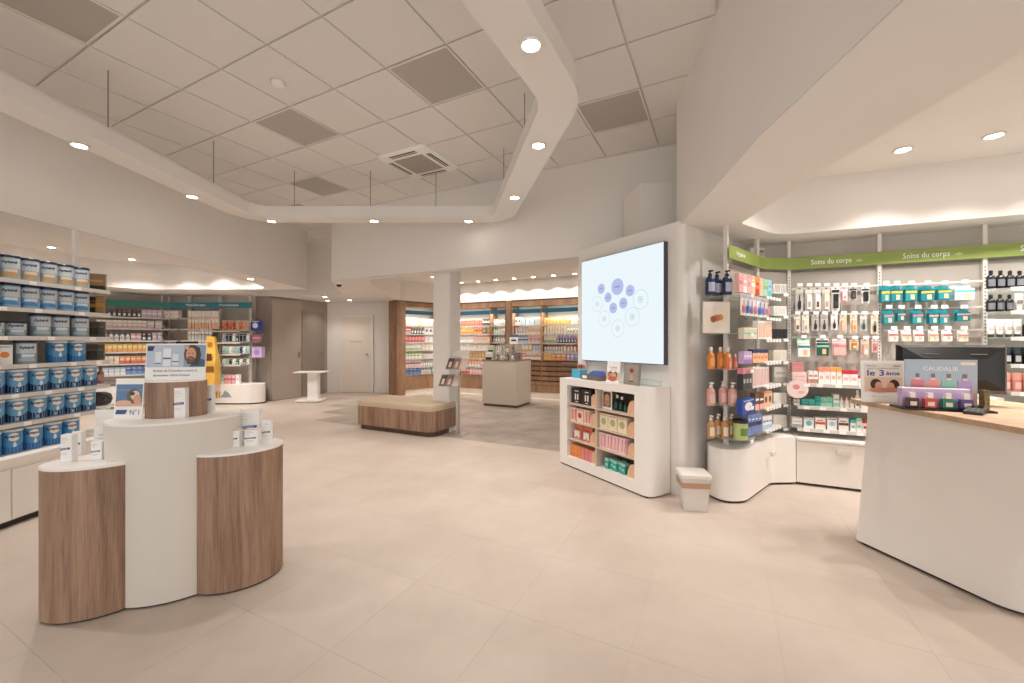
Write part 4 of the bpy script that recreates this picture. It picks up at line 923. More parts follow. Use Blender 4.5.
UL, UH, DP = 1.24, .97, .30
uo = fillet([(UL - .13, 0), (UL + .045, 0), (UL + .045, DP), (UL - .13, DP)], [0, .15, .05, 0], 10)
def uprism(x0, x1, y0, y1, z0, z1, m=WHITE): return MB().box(x0, x1, y0, y1, z0, z1, m)
part('rounded_end', MB().prism(uo, .015, UH, WHITE), t, smooth=50)
part('side_panel', uprism(0, .131, 0, DP, .015, UH), t, smooth=0)
part('top_board', uprism(.131, UL - .13, 0, DP, .90, UH), t, smooth=0)
part('bottom_board', uprism(.131, UL - .13, 0, DP, .015, .115), t, smooth=0)
part('plinth', MB().box(.01, UL + .0, .012, DP - .02, 0, .014, DARK), t, smooth=0)
INT = mat('#cbb9a6', .5, noise=.01)
part('back_panel', MB().box(.132, UL - .131, DP - .02, DP, .116, .899, mat('#6f635a', .6)), t, smooth=0)
part('divider', MB().box(.585, .607, .004, DP - .021, .116, .899, INT), t, smooth=0)
RZs = [.116, .315, .51, .705]
for z in RZs[1:]:
    part('shelf', MB().box(.132, .584, .006, DP - .021, z - .016, z, INT), t, smooth=0); part('shelf', MB().box(.608, UL - .131, .006, DP - .021, z - .016, z, INT), t, smooth=0)
DV = mat('#e8bd98', .5, noise=.02)
def uloc(u, v, z): w = UA + UD * u - UN * v if False else UA + UD * u + Vector((-UD.y, UD.x)) * v; return (w.x, w.y, z)
def ug(kind, u, v, w, d, h, ri, label, **k): return goods(kind, w, d, h, uloc(u, v, RZs[ri]), urz, label, **k)
for ci, uu in enumerate((.53, 1.055)):
    for ri in range(4):
        a = [(.07 * math.cos(math.pi * i / 14), .13 * math.sin(math.pi * i / 14)) for i in range(15)]
        m = MB(); m.loft([[(x, y, z) for x, z in a] for y in (-.008, .008)], DV)
        lb = 'peach half round divider in the %s compartment of the cabinet%s' % (('lowest', 'third', 'second', 'topmost')[ri], ' beside the rounded end' if ci else ' away from the rounded end')
        single('shelf_divider', m, lb, 'divider', uloc(uu, .05, RZs[ri]), urz, 'half round dividers', smooth=50)
BLK = 'black gift box with white bottle print on the topmost cabinet shelf'
for u in (.24, .405):
    t = thing('gift_box', BLK, 'gift box', uloc(u, .1, RZs[3]), urz, 'black gift boxes')
    part('carton', MB().box(-.078, .078, -.06, .06, 0, .165, mat('#2b2729', .4, noise=0)), t, smooth=0)
    m = MB(); [m.poly([(x, -.0608, z) for x, z in rect(a, b, c, d)], TXW) for a, b, c, d in ((-.02, .0, .04, .105), (.018, .038, .04, .105), (-.02, .04, .13, .14), (-.01, .03, .015, .024))]; part('print', m, t, smooth=0)
def d_lady(t, y): pic(t, y, [(rect(-.052, .052, .02, .17), '#5b4138'), (el(0, .1, .035, .05), '#d8a688'), (el(0, .055, .04, .03), '#c98f75'), (rect(-.02, -.008, .105, .109), '#3b2a24'), (rect(.008, .02, .105, .109), '#3b2a24'), (el(0, .078, .012, .004), '#a9504a')])
card('portrait_card', 'small portrait card on the topmost cabinet shelf', .13, .185, uloc(.69, .07, RZs[3]), urz, 'card', d_lady)
for i in range(4): ug('flask', .80 + i * .062, .1, .052, .05, .15 - .012 * i, 3, 'black flask beside the portrait card in the cabinet', a='#17211f', b='white' if i < 2 else 'black', c='#2f6b66')
for i in range(3): ug('carton', .20 + i * .115, .09, .1, .12, .145, 2, 'cream and red box on the second cabinet shelf', a='#ecd3c3', b='red', c='rose', st=3 if i % 2 else 4)
for i in range(3): ug('carton', .68 + i * .125, .09, .115, .12, .15, 2, 'cream box with green leaf print on the second cabinet shelf', a='#eadcc0', b='#a9b27a', c='#d99a8a', st=3)
for i in range(2): ug('pouch', .235 + i * .15, .1, .13, .08, .165, 1, 'coral pouch with white label on the third cabinet shelf', a='#e08468', b='white', c='red')
for i in range(4): ug('carton', .66 + i * .092, .09, .086, .12, .15, 1, 'pink and white patterned box on the third cabinet shelf', a='#f2d5d6', b='#d9657c', c='pink', st=4)
for i in range(6): ug('carton', .175 + i * .058, .09, .052, .1, .13, 0, ('orange', 'coral')[i > 2] + ' slim box on the lowest cabinet shelf', a=('#f0a05c', '#e88f80')[i > 2], b=('orange', 'rose')[i > 2], st=2)
for i in range(5): ug('carton', .70 + i * .055, .08 + .02 * (i % 2), .05, .06, .1, 0, 'small teal box on the lowest cabinet shelf', a='#3fa89c', b='#9edbd0', st=1)
# on top of the cabinet
zt = UH
t = thing('sample_box', 'turquoise sample box with printed back card on the cabinet top', 'box', uloc(.10, .2, zt), urz)
part('tray', MB().box(-.07, .07, -.05, .05, 0, .09, C('#4fb0d0')), t, smooth=0); part('back_card', MB().box(-.07, .07, .035, .04, .09, .16, C('#e6c8c2')), t, smooth=0)
m = MB(); [m.poly([(x, .0344, z) for x, z in el(a, .12, .025, .025)], C(c)) for a, c in ((-.04, '#b0473f'), (0, '#5b4a3f'), (.04, '#d0705f'))]; part('print', m, t, smooth=0)
t = thing('sachet_tray', 'grey tray holding blue sachets on the cabinet top', 'tray', uloc(.42, .14, zt), urz)
part('tray', MB().box(-.15, .15, -.06, .06, 0, .055, mat('#6e665f', .5)), t, smooth=0); part('tray_label', MB().box(-.12, -.05, -.063, -.0605, .015, .045, TAGM), t, smooth=0)
for i in range(5): part('sachet', MB().box(-.02 + i * .032, .008 + i * .032, -.05, .04, .0555, .085 + .012 * (i % 2), C('#5b78cf')), t, smooth=0)
def d_fam(t, y): pic(t, y, [(rect(-.09, .09, .02, .1), '#dcb9a2'), (el(-.035, .075, .026, .034), '#4b352a'), (el(-.03, .07, .019, .026), '#d6a084'), (el(.035, .075, .026, .034), '#5b3d2c'), (el(.03, .07, .019, .026), '#dca88c'), (el(0, .035, .06, .025), '#c9685c')]); txt(t, 'le 3ème', .018, .1, 0, .14, y, '#5b5560'); txt(t, 'offert', .008, .07, 0, .12, y, '#8a8088')
card('promo_card', 'white promotional card with two smiling faces on the cabinet top', .18, .21, uloc(.70, .13, zt), urz, 'display card', d_fam, lean=.12)
def d_grey(t, y): pic(t, y, [(rect(-.08, .08, .02, .19), '#a39a90'), (el(0, .12, .022, .03), '#c98f78'), (el(0, .135, .024, .022), '#7a4a3a'), (rect(-.02, .02, .04, .095), '#c9a99a'), (rect(-.03, .03, .028, .038), '#4d463f')])
card('photo_board', 'grey board with a small standing figure on the cabinet top', .19, .2, uloc(.985, .1, zt), urz, 'display card', d_grey, lean=.08, th=.02, base='#8f8984')
t = thing('acrylic_holder', 'clear acrylic block behind the grey photo board', 'holder', uloc(1.15, .18, zt), urz); part('block', MB().box(-.1, .1, -.03, .03, 0, .06, GLASS2), t, bev=.004, smooth=0)
# plastic bin
p = Vector(((693 - CX) / F * 3.42, 3.42))
t = thing('storage_tub', 'translucent plastic tub with lid and brown band on the floor', 'tub', (p.x, p.y, 0), -.15); t.scale = (.87, .87, .96)
TUB = glassy('#efe9e2', .62, .3)
def rsq(a, b, r, z): return [(x, y, z) for x, y in fillet([(-a, -b), (a, -b), (a, b), (-a, b)], r, 4)]
part('tub_body', MB().loft([rsq(.105, .1, .02, .0), rsq(.13, .12, .02, .29)], TUB, True, False), t, smooth=50)
part('band', MB().loft([rsq(.1275, .1185, .02, .2), rsq(.1315, .1215, .02, .245)], mat('#b98d74', .5), False, False), t, smooth=50)
part('lid', MB().loft([rsq(.137, .127, .02, .285), rsq(.137, .127, .02, .31), rsq(.12, .11, .02, .318)], glassy('#f3eee8', .7, .3)), t, smooth=50)
part('content', MB().loft([rsq(.098, .093, .02, .01), rsq(.112, .104, .02, .16)], mat('#e3d9cf', .8)), t, smooth=50)

# ------------------------------------------------------------------ sales counter on the right
t = thing('sales_counter', 'white flared sales counter with pale oak top', 'counter', (0, 0, 0))
bot = fillet([(3.5, 2.95), (2.36, 2.86), (2.53, 2.02), (3.55, 2.10)], [0, .04, .16, 0], 10)
top = fillet([(3.5, 2.95), (2.545, 2.97), (2.53, 1.86), (3.55, 1.80)], [0, .04, .04, 0], 10)
rings = []
for i in range(9):
    f = i / 8; e = f ** .8; rings.append([(bx + (tx - bx) * e, by + (ty - by) * e, .02 + .905 * f) for (bx, by), (tx, ty) in zip(bot, top)])
part('counter_body', MB().loft(rings, WHITE), t, smooth=60)
part('plinth', MB().prism([(x + (.02 if x < 3 else -.02), y + (.02 if y < 2.5 else -.02)) for x, y in bot], 0, .02, DARK), t, smooth=50)
OAKP = wood('#b59678', '#cfb295', 6, 6, 'pale_oak')
part('counter_top', MB().prism(fillet([(3.5, 2.95 + .06), (2.50, 3.06), (2.49, 1.82), (3.55, 1.76)], [0, .03, .03, 0], 6), .926, .957, OAKP), t, smooth=50)
CZ = .957
t = thing('monitor', 'black monitor seen from behind on the sales counter', 'monitor', (2.98, 2.80, CZ), math.radians(-22))
mrz = 0
rg = lambda y, a, b, c: [(-a, y, b), (a, y, b), (a, y, c), (-a, y, c)]
part('housing', MB().loft([rg(-.05, .16, .17, .31), rg(-.02, .26, .10, .385), rg(.012, .285, .075, .40), rg(.02, .285, .075, .40)], mat('#1d1b1b', .28, noise=0)), t, smooth=20)
for x in (-.12, .12): part('vent_slot', MB().box(x - .04, x + .04, -.048, -.03, .335, .341, mat('#8a8580', .4)), t, smooth=0)
part('stand_column', MB().box(-.03, .03, -.06, -.03, .012, .25, BLACK), t, bev=.005, smooth=0); part('stand_base', MB().box(-.11, .11, -.12, .08, 0, .012, BLACK), t, bev=.004, smooth=0)
def d_3(t, y):
    pic(t, y, [(rect(-.115, .115, .07, .27), '#eadfd8'), (rect(-.11, .11, .075, .175), '#e3c1ac'), (el(-.045, .125, .034, .038), '#3a2a24'), (el(-.03, .115, .022, .028), '#d9a080'), (el(.06, .12, .032, .04), '#33251f'), (el(.04, .112, .022, .028), '#d39a7a'), (el(-.02, .085, .07, .018), '#cf9474'), (el(.04, .088, .06, .016), '#c98d6c'), (rect(-.1, -.04, .25, .256), '#b9a9a9'), (rect(.06, .1, .25, .256), '#8b8494')])
    txt(t, 'le 3', .04, .1, -.045, .185, y, '#4a4478', .015); txt(t, 'ème', .026, .08, .055, .19, y, '#4a4478', .015); txt(t, 'pour 2 produits achetés', .009, .18, 0, .232, y, '#6a6078'); txt(t, '* offre en caisse', .006, .12, -.03, .04, y, '#9a9098')
p = at(884, 404, 2.86)
card('offer_sign', 'white offer sign with two embracing people on the sales counter', .265, .29, (p.x, p.y, CZ), math.radians(-14), 'sign', d_3, lean=.06)
def d_cau(t, y):
    sh = [(rect(-.175, .175, .0, .29), '#a9b7c6'), (rect(-.175, .175, .0, .12), '#d8c3c0'), (rect(.1, .17, .262, .28), '#e6d9cb')]
    for i, c in enumerate(('#d9808a', '#ee9a98', '#8fc7b8', '#b79ccf')):
        x = -.115 + i * .078; sh += [(rect(x - .034, x + .034, .09, .165), c), (rect(x - .012, x + .012, .165, .178), '#d9cfd0'), (rect(x - .01, x + .01, .178, .205), '#7d6f70')]
    pic(t, y, sh); txt(t, 'CAUDALIE', .026, .17, 0, .225, y, '#f3f1ee')
p = at(940, 410, 2.62)
card('perfume_card', 'blue grey display card with four coloured scent bottles', .36, .295, (p.x + .02, p.y + .02, CZ + .012), math.radians(-20), 'display card', d_cau, base='#aeb9c4')
t = thing('perfume_tray', 'low black tester tray with lilac step on the sales counter', 'tray', (2.63, 2.56, CZ), math.radians(-20))
part('tray', MB().box(-.19, .25, -.07, .09, 0, .012, BLACK), t, smooth=0)
part('step', MB().box(-.16, .17, .01, .065, .0125, .125, C('#c7b2da')), t, smooth=0); part('step_top', MB().box(-.16, .17, .01, .065, .1255, .13, TAGM), t, smooth=0)
for i, (c, nm) in enumerate((('#4b2f33', 'dark plum'), ('#c9504a', 'coral'), ('#2f7d68', 'green'), ('#5b4a86', 'violet'))):
    q = Vector((2.63, 2.56)) + Vector((math.cos(math.radians(-20)), math.sin(math.radians(-20)))) * (-.13 + i * .085) + Vector((math.sin(math.radians(-20)), -math.cos(math.radians(-20)))) * .035
    b = thing('scent_bottle', nm + ' square scent bottle in the black tester tray', 'perfume', (q.x, q.y, CZ + .012), math.radians(-20), 'tester scents')
    part('flacon', MB().box(-.03, .03, -.018, .018, 0, .062, C(c, .15)), b, bev=.006, smooth=0); part('cap', MB().box(-.013, .013, -.013, .013, .0625, .095, C('#efe6e2', .2)), b, smooth=0); part('label_sticker', MB().box(-.016, .016, -.0205, -.0185, .015, .04, C('#e6d6cf')), b, smooth=0)
t = thing('leopard_box', 'slim patterned gold box beside the scent card', 'box', (2.90, 2.53, CZ + .0), math.radians(-20)); part('carton', MB().box(-.012, .012, -.025, .025, 0, .125, mat('#7d6a3f', .4, noise=.7, nscale=70)), t, smooth=0)
t = thing('card_reader', 'small dark grey payment terminal on the sales counter', 'card reader', (2.72, 2.42, CZ), math.radians(-55))
part('reader_body', MB().loft([[(-.04, -.08, 0), (.04, -.08, 0), (.04, .08, 0), (-.04, .08, 0)], [(-.038, -.078, .02), (.038, -.078, .02), (.038, .078, .042), (-.038, .078, .042)]], mat('#35312f', .4)), t, bev=.004, smooth=0)
m = MB(); m.poly([(-.03, .005, .0325), (.03, .005, .0325), (.03, .065, .0415), (-.03, .065, .0415)], mat('#171717', .15)); part('reader_screen', m, t, smooth=0)
for i in range(9): part('key', MB().box(-.028 + (i % 3) * .02, -.014 + (i % 3) * .02, -.068 + (i // 3) * .02, -.054 + (i // 3) * .02, .0225 + (i // 3) * .0028, .0265 + (i // 3) * .0028, mat('#8a8682', .5)), t, smooth=0)

# ------------------------------------------------------------------ rear wooden shelving
BW = Run((-1.62, 11.74), -27.1); BL = Run((-3.12, 10.80), 44.6)
WOODR = wood('#7d5e49', '#a98669', 4, .8)
TEALB = mat('#215a72', .45, noise=.05, name='blue_header')
def wood_bay(run, u0, u1, label, zs, low, n_drawers=0, top=2.43):
    q = run.at(u0, 0); L = u1 - u0; t = thing('wooden_shelf_bay', label, 'shelving', (q.x, q.y, 0), run.t, 'rear wooden shelf bays')
    part('back_panel', MB().box(0, L, -.012, .0, low, 2.3, mat('#d8cdbf', .6, noise=.01)), t, smooth=0)
    part('cornice', MB().box(0, L, -.4, -.013, 2.28, top - .004, WOODR), t, smooth=0)
    part('cornice_edge', MB().box(0, L, -.406, -.4005, top - .035, top - .004, mat('#4a382c', .5)), t, smooth=0)
    b = part('header_strip', MB().box(0, L, -.385, -.373, 2.09, 2.19, TEALB), t, smooth=0)
    part('side_panel', MB().box(0, .02, -.4, -.013, .12, 2.28, WOODR), t, smooth=0)
    if n_drawers:
        part('drawer_carcass', MB().box(.02, L, -.38, -.013, .13, low - .022, mat('#5d4637', .6)), t, smooth=0)
        hgt = (low - .03 - .30) / n_drawers
        for k in range(n_drawers):
            z = .31 + k * hgt; dr = part('drawer_front', MB().loft([[(.022, -.40, z), (L - .002, -.40, z), (L - .002, -.381, z), (.022, -.381, z)], [(.022, -.42, z + hgt - .03), (L - .002, -.42, z + hgt - .03), (L - .002, -.381, z + hgt - .03), (.022, -.381, z + hgt - .03)]], WOODR), t, smooth=0)
            part('handle_lip', MB().box(L * .35, L * .65, -.43, -.4205, z + hgt - .045, z + hgt - .032, STEEL), dr, smooth=0)
        part('bottom_panel', MB().box(.022, L - .002, -.40, -.381, .14, .30, WOODR), t, smooth=0)
    else: part('base_panel', MB().box(0, L, -.40, -.013, .13, low - .022, WOODR), t, smooth=0)
    part('plinth', MB().box(0, L, -.37, -.013, 0, .129, mat('#e9e2d8', .4)), t, smooth=0)
    part('worktop', MB().box(0, L, -.41, -.013, low - .02, low, WOODR), t, smooth=0)
    part('light_strip', MB().box(.04, L - .03, -.37, -.35, 2.165, 2.175, mat('#fff0dc', .4, emit=6)), t, smooth=0)
    al = bpy.data.lights.new('strip_lamp', 'AREA'); al.shape = 'RECTANGLE'; al.size = L * .85; al.size_y = .03; al.energy = 9 * L; al.color = (1, .9, .76)
    ao = bpy.data.objects.new('strip_lamp', al); COL.objects.link(ao); ao.parent = t; ao.location = (L / 2, -.35, 2.155); ao.rotation_euler = (-.25, 0, 0)
    for z in zs:
        sh = part('shelf', MB().box(.021, L - .001, -.33, -.013, z - .018, z, GLASS2), t, smooth=0)
        part('price_rail', MB().box(.021, L - .001, -.336, -.3305, z - .03, z + .002, mat('#cfc8c0', .4)), sh, smooth=0)
    return t
rnd = random.Random(3)
def fill(run, u0, u1, z, hmax, spec, where, d=.32):
    """spec: (kind, colour, accent, width share); each stretch holds several alike goods"""
    def pale(c):
        h = PAL[c].lstrip('#'); return '#' + ''.join('%02x' % int(int(h[i:i + 2], 16) * .68 + 235 * .32) for i in (0, 2, 4))
    tot = sum(x[3] for x in spec); u = u0
    for kind, a, b, sh in spec:
        L = (u1 - u0) * sh / tot; w = rnd.choice((.075, .085, .1)) if kind in ('carton', 'pouch') else .07
        n = max(1, int(L / w)); w = L / n; h = min(hmax * rnd.uniform(.78, .95), w * 2.4); st = rnd.choice((0, 2, 3))
        for i in range(n):
            q = run.at(u + (i + .5) * w, d - .06)
            goods(kind, w * .9, min(.1, w * .9), h, (q.x, q.y, z), run.t, name='medicine_box' if kind == 'carton' else None, label='%s %s %s' % (a, {'carton': 'box', 'flask': 'flask', 'jar': 'jar', 'pouch': 'pouch'}[kind], where), a=pale(a), b=pale(b), c='white' if a != 'white' else 'silver', st=st)
        u += L
ZR = [1.80, 1.565, 1.34, 1.12]; ZRL = [1.80, 1.58, 1.36, 1.15, .93, .71]
SN_ = ['topmost', 'second', 'third', 'fourth', 'fifth', 'sixth', 'seventh']
bw_u = [BW.u(x, .38) for x in (457, 490, 508)] ; bw_v = [BW.u(x, .38) for x in (512, 541, 574)]
ULAST = bw_v[2] + .75
b1 = wood_bay(BW, bw_u[0] - .6, bw_u[1], 'wooden shelf bay of red and orange boxes next to the column', ZRL, .5)
b2 = wood_bay(BW, bw_u[1], bw_u[2] - .06, 'wooden shelf bay of white flasks behind the island counter', ZRL, .5)
b3 = wood_bay(BW, bw_v[0], bw_v[1], 'wooden shelf bay with pale blue boxes above wavy drawers', ZR, .93, 5)
b4 = wood_bay(BW, bw_v[1], ULAST, 'wooden shelf bay with orange pouches above wavy drawers by the media wall', ZR, .93, 5)
q = BW.at(bw_u[2] - .055, 0)
t = thing('wooden_pier', 'broad oak pier dividing the rear wooden shelves', 'pier', (q.x, q.y, 0), BW.t); part('pier_body', MB().box(0, bw_v[0] - bw_u[2] + .05, -.42, -.013, 0, 2.42, WOODR), t, smooth=0); part('pier_edge', MB().box(.0, .012, -.426, -.4205, 0, 2.42, mat('#4a382c', .5)), t, smooth=0)
b5 = wood_bay(BL, .12, 1.18, 'angled wooden shelf bay of medicine boxes beside the white door', ZRL, .5)
q = BL.at(0, 0)
t = thing('wooden_end_panel', 'wide oak end panel of the rear shelves beside the white door', 'panel', (q.x, q.y, 0), BL.t); part('panel_body', MB().box(-.12, .118, -.42, -.0, 0, 2.425, WOODR), t, smooth=0); part('panel_cap', MB().box(-.13, .118, -.43, -.0, 2.4255, 2.429, mat('#4a382c', .5)), t, smooth=0)
R4 = 'on the %s shelf of the column bay'; 
rows1 = [[('jar', 'orange', 'white', 1), ('carton', 'red', 'orange', 3), ('carton', 'black', 'white', 1)], [('carton', 'yellow', 'orange', 3), ('carton', 'orange', 'red', 1), ('carton', 'brown', 'gold', 1)], [('carton', 'white', 'pink', 3), ('carton', 'peach', 'rose', 2)],
         [('carton', 'white', 'silver', 2), ('carton', 'cream', 'pink', 2)], [('carton', 'peach', 'orange', 2), ('carton', 'amber', 'gold', 2)], [('carton', 'orange', 'white', 3), ('carton', 'rose', 'white', 1)], [('carton', 'red', 'white', 2), ('carton', 'pink', 'white', 2)]]
rows2 = [[('flask', 'white', 'silver', 2)], [('flask', 'mint', 'silver', 1), ('flask', 'white', 'grey', 1)], [('flask', 'grey', 'white', 1), ('flask', 'cream', 'rose', 1)], [('flask', 'silver', 'black', 1)], [('carton', 'white', 'black', 1)], [('carton', 'pink', 'red', 1)], [('carton', 'peach', 'orange', 1)]]
rows3 = [[('carton', 'white', 'navy', 1), ('carton', 'sky', 'white', 2), ('carton', 'silver', 'mint', 1)], [('jar', 'white', 'pink', 2), ('carton', 'peach', 'rose', 2)], [('carton', 'sky', 'navy', 2), ('carton', 'pink', 'rose', 2)], [('carton', 'cream', 'gold', 2), ('carton', 'sky', 'orange', 1)], [('carton', 'black', 'red', .6), ('carton', 'red', 'white', 1), ('carton', 'white', 'red', 2)]]
rows4 = [[('pouch', 'orange', 'yellow', 4), ('flask', 'white', 'cream', 3)], [('jar', 'cream', 'peach', 3), ('flask', 'white', 'silver', 3)], [('carton', 'cream', 'green', 2), ('jar', 'navy', 'purple', 3), ('carton', 'orange', 'red', 2)], [('flask', 'white', 'red', 3), ('flask', 'peach', 'red', 2), ('carton', 'red', 'white', 2)], [('carton', 'yellow', 'orange', 1), ('carton', 'amber', 'orange', 2), ('carton', 'purple', 'white', 1), ('carton', 'blue', 'sky', 2)]]
rows5 = [[('carton', 'white', 'cream', 2), ('flask', 'yellow', 'white', 1), ('carton', 'cream', 'pink', 2)], [('carton', 'red', 'grey', 1), ('flask', 'charcoal', 'red', 2), ('carton', 'white', 'navy', 2)], [('carton', 'red', 'rose', 3), ('carton', 'silver', 'white', 2)], [('carton', 'white', 'green', 2), ('carton', 'cream', 'silver', 2)], [('carton', 'green', 'white', 2), ('flask', 'white', 'grey', 2)], [('carton', 'pink', 'charcoal', 2), ('flask', 'silver', 'white', 2)], [('carton', 'blue', 'navy', 3), ('flask', 'white', 'sky', 2), ('carton', 'aqua', 'white', 1)]]
def fill_bay(run, u0, u1, zs, low, rows, nm):
    zz = zs + [low]
    for i, (z, sp) in enumerate(zip(zz, rows)): fill(run, u0 + .03, u1 - .02, z, (.24 if i else .24) - .03, sp, 'on the %s shelf of the %s' % (SN_[i], nm))
fill_bay(BW, bw_u[0] - .35, bw_u[1], ZRL, .5, rows1, 'column bay'); fill_bay(BW, bw_u[1], bw_u[2] - .06, ZRL, .5, rows2, 'white flask bay')
fill_bay(BW, bw_v[0], bw_v[1], ZR, .93, rows3, 'pale blue bay'); fill_bay(BW, bw_v[1], ULAST - .35, ZR, .93, rows4, 'orange pouch bay'); fill_bay(BL, .14, 1.18, ZRL, .5, rows5, 'angled wooden bay')

# ------------------------------------------------------------------ far left shelving behind the tins
FL = Run((-7.88, 9.46), 0); FA = Run((-8.95, 8.40), 42)
FBAY = [0, .494, 1.194, 1.893]
ZFL = [1.90, 1.66, 1.40, 1.16, .91, .68]
def metal_bay(run, u0, u1, label, zs, dep=.32, ups=True):
    q = run.at(u0, 0); t = thing('far_shelf_bay', label, 'shelving', (q.x, q.y, 0), run.t, 'bays under the blue green banner')
    L = u1 - u0
    part('back_panel', MB().box(0, L, -.004, .004, .44, 2.1, BACKP), t, smooth=0); upright(t, 0, .44, ZS - .002); upright(t, L - .02, .44, ZS - .002)
    for z in zs:
        sh = part('shelf', MB().box(.02, L - .04, -dep, -.03, z - .014, z, SHELFM), t, smooth=0); part('price_rail', MB().box(.02, L - .04, -dep - .006, -dep - .0005, z - .03, z + .002, mat('#d4d0ca', .35)), sh, smooth=0)
    return t
metal_bay(FA, 0, 1.4, 'angled far bay of yellow and orange boxes behind the tins', ZFL)
metal_bay(FL, FBAY[0] + .02, FBAY[1], 'narrow far corner bay of white boxes', ZFL[:3]); metal_bay(FL, FBAY[1] + .02, FBAY[2], 'far bay of white toothcare packs beside the yellow display', ZFL[:5]); metal_bay(FL, FBAY[2] + .02, FBAY[3], 'far bay of hanging cosmetics at the end of the blue banner', [1.62, 1.36, 1.10, .86])
fb = loc2([(-8.9, 8.42), (-8.62, 8.08), (-7.62, 9.0), (-5.75, 9.02), (-5.5, 9.2), (-5.66, 9.46), (-7.9, 9.46)], FL)
fb = fillet(fb, [0, 0, .3, .22, .15, .05, 0], 8)
t = thing('far_base_cabinet', 'long white base cabinet with rounded end under the far shelves', 'cabinet', (FL.p.x, FL.p.y, 0), 0)
part('cabinet_body', MB().prism(fb, .03, .42, WHITE), t, smooth=50); part('cabinet_top', MB().prism(fb, .4205, .44, WHITE2), t, smooth=50); part('plinth', MB().prism([(x, y * .95 + .02) for x, y in fb], 0, .029, DARK), t, smooth=50)
m = MB(); yy = -.4505
for i in range(5): m.poly([(1.22 + i * .06 + a, yy, .14 + b) for a, b in ((0, 0), (.04, 0), (.05, .12), (.03, .17), (.0, .12))], C('#c9962f' if i % 2 else '#d9b04a'))
m.poly([(x, yy, z) for x, z in ((1.5, .16), (1.75, .16), (1.68, .26), (1.6, .31), (1.55, .22))], C('#8fa3a8')); part('printed_strip', m, t, smooth=0)
ban = fillet([tuple(FA.at(0, .33)), (-7.66, 9.10), (-5.75, 9.10)], [0, .6, 0], 10, False); a_, b_ = strip(ban, .006, 1)
TG_ = bpy.data.materials.new('teal_banner'); TG_.use_nodes = True; nt = TG_.node_tree; bb = nt.nodes['Principled BSDF']; g = nt.nodes.new('ShaderNodeNewGeometry'); sx = nt.nodes.new('ShaderNodeSeparateXYZ'); mr = nt.nodes.new('ShaderNodeMapRange')
mr.inputs['From Min'].default_value = -8.6; mr.inputs['From Max'].default_value = -6.8; rr = nt.nodes.new('ShaderNodeValToRGB'); rr.color_ramp.elements[0].color = lin('#2c7f63'); rr.color_ramp.elements[1].color = lin('#2f7f98')
nt.links.new(g.outputs['Position'], sx.inputs[0]); nt.links.new(sx.outputs['X'], mr.inputs['Value']); nt.links.new(mr.outputs[0], rr.inputs['Fac']); nt.links.new(rr.outputs['Color'], bb.inputs['Base Color'])
t = thing('teal_banner', 'curved teal header banner above the far shelves', 'banner', (0, 0, 0)); part('banner_strip', MB().prism(a_ + b_[::-1], 2.12, 2.245, TG_), t, smooth=50)
for s_, x in (('Phytothérapie', -6.98), ('Phytothérapie', -6.25)): part('lettering', text_mesh(s_, .045, TW, .42, .01), t, loc=(x, 9.095, 2.165), rz=0)
q = FA.at(.86, .333); part('lettering', text_mesh('Diététique', .045, TW, .3, .01), t, loc=(q.x, q.y, 2.165), rz=FA.t); q = FA.at(.35, .333); part('lettering', text_mesh('Soins du bébé', .045, TW, .35, .01), t, loc=(q.x, q.y, 2.165), rz=FA.t)
FW = 'on the %s shelf of the angled far bay'
for i, sp in enumerate([[('jar', 'black', 'charcoal', 2), ('carton', 'lilac', 'white', 1)], [('carton', 'white', 'pink', 3), ('carton', 'silver', 'lilac', 1)], [('carton', 'red', 'white', 1), ('flask', 'white', 'blue', 2), ('carton', 'rose', 'white', 1), ('flask', 'navy', 'white', 1), ('carton', 'lilac', 'white', 1)],
                        [('carton', 'yellow', 'orange', 5), ('carton', 'white', 'lilac', 1)], [('carton', 'cream', 'peach', 2), ('carton', 'orange', 'red', 3), ('carton', 'silver', 'pink', 1)], [('carton', 'sky', 'white', 3), ('carton', 'blue', 'navy', 3), ('carton', 'red', 'white', 1)]]):
    fill(FA, .35, 1.38, ZFL[i], .19, sp, FW % SN_[i], d=.3)
fill(FL, .03, .46, 1.90, .2, [('carton', 'white', 'pink', 1)], 'on the topmost shelf of the narrow far bay', d=.3)
for i in range(5): FL.put('carton', 137.5 + i * 5.2, 142 + i * 5.2, 325.5, 1.66, .30, .06, 'small cream box in the row of the narrow far bay', a='cream', b='peach', st=3)
for z, pt, a, b in ((1.66 + .0, 311, 'white', 'peach'), (1.40, 324, 'white', 'silver'), (1.16, 334, 'white', 'sky')):
    n = 9
    for i in range(n):
        if i > 6 and z < 1.6: continue
        FL.put('carton', 188 + i * 3.4, 191.2 + i * 3.4, pt, z, .30, .05, 'slim white %s print pack %s' % (b, 'beside the yellow display'), a=a, b=b, st=2)
fill(FL, FBAY[1] + .05, FBAY[2], .91, .2, [('carton', 'white', 'aqua', 2), ('carton', 'lilac', 'white', 1)], 'behind the yellow display', d=.3)
HC = [('orange', 'red'), ('red', 'orange'), ('peach', 'orange'), ('navy', 'blue'), ('black', 'charcoal'), ('silver', 'teal'), ('white', 'mint'), ('darkgreen', 'white'), ('mint', 'aqua')]
for ri, (z, pt, cs) in enumerate(((1.62, 320, (0, 1, 0, 1, 2, 0, 2, 2)), (1.36, 333, (5, 3, 4, 6, 7, 4, 3, 6)), (1.10, 346, (5, 8, 6, 5, 8, 3, 6, 8)), (.86, 358.5, (6, 8, 4, 6, 7, 6, 7, 6)))):
    for i, ci in enumerate(cs):
        a, b = HC[ci]; FL.put('hang', 221.5 + i * 3.5, 224.8 + i * 3.5, pt, z, .31, .03, '%s carded pack in the %s row of the hanging cosmetics bay' % (a, SN_[ri]), a='silver', b=a, c=b, st=0)
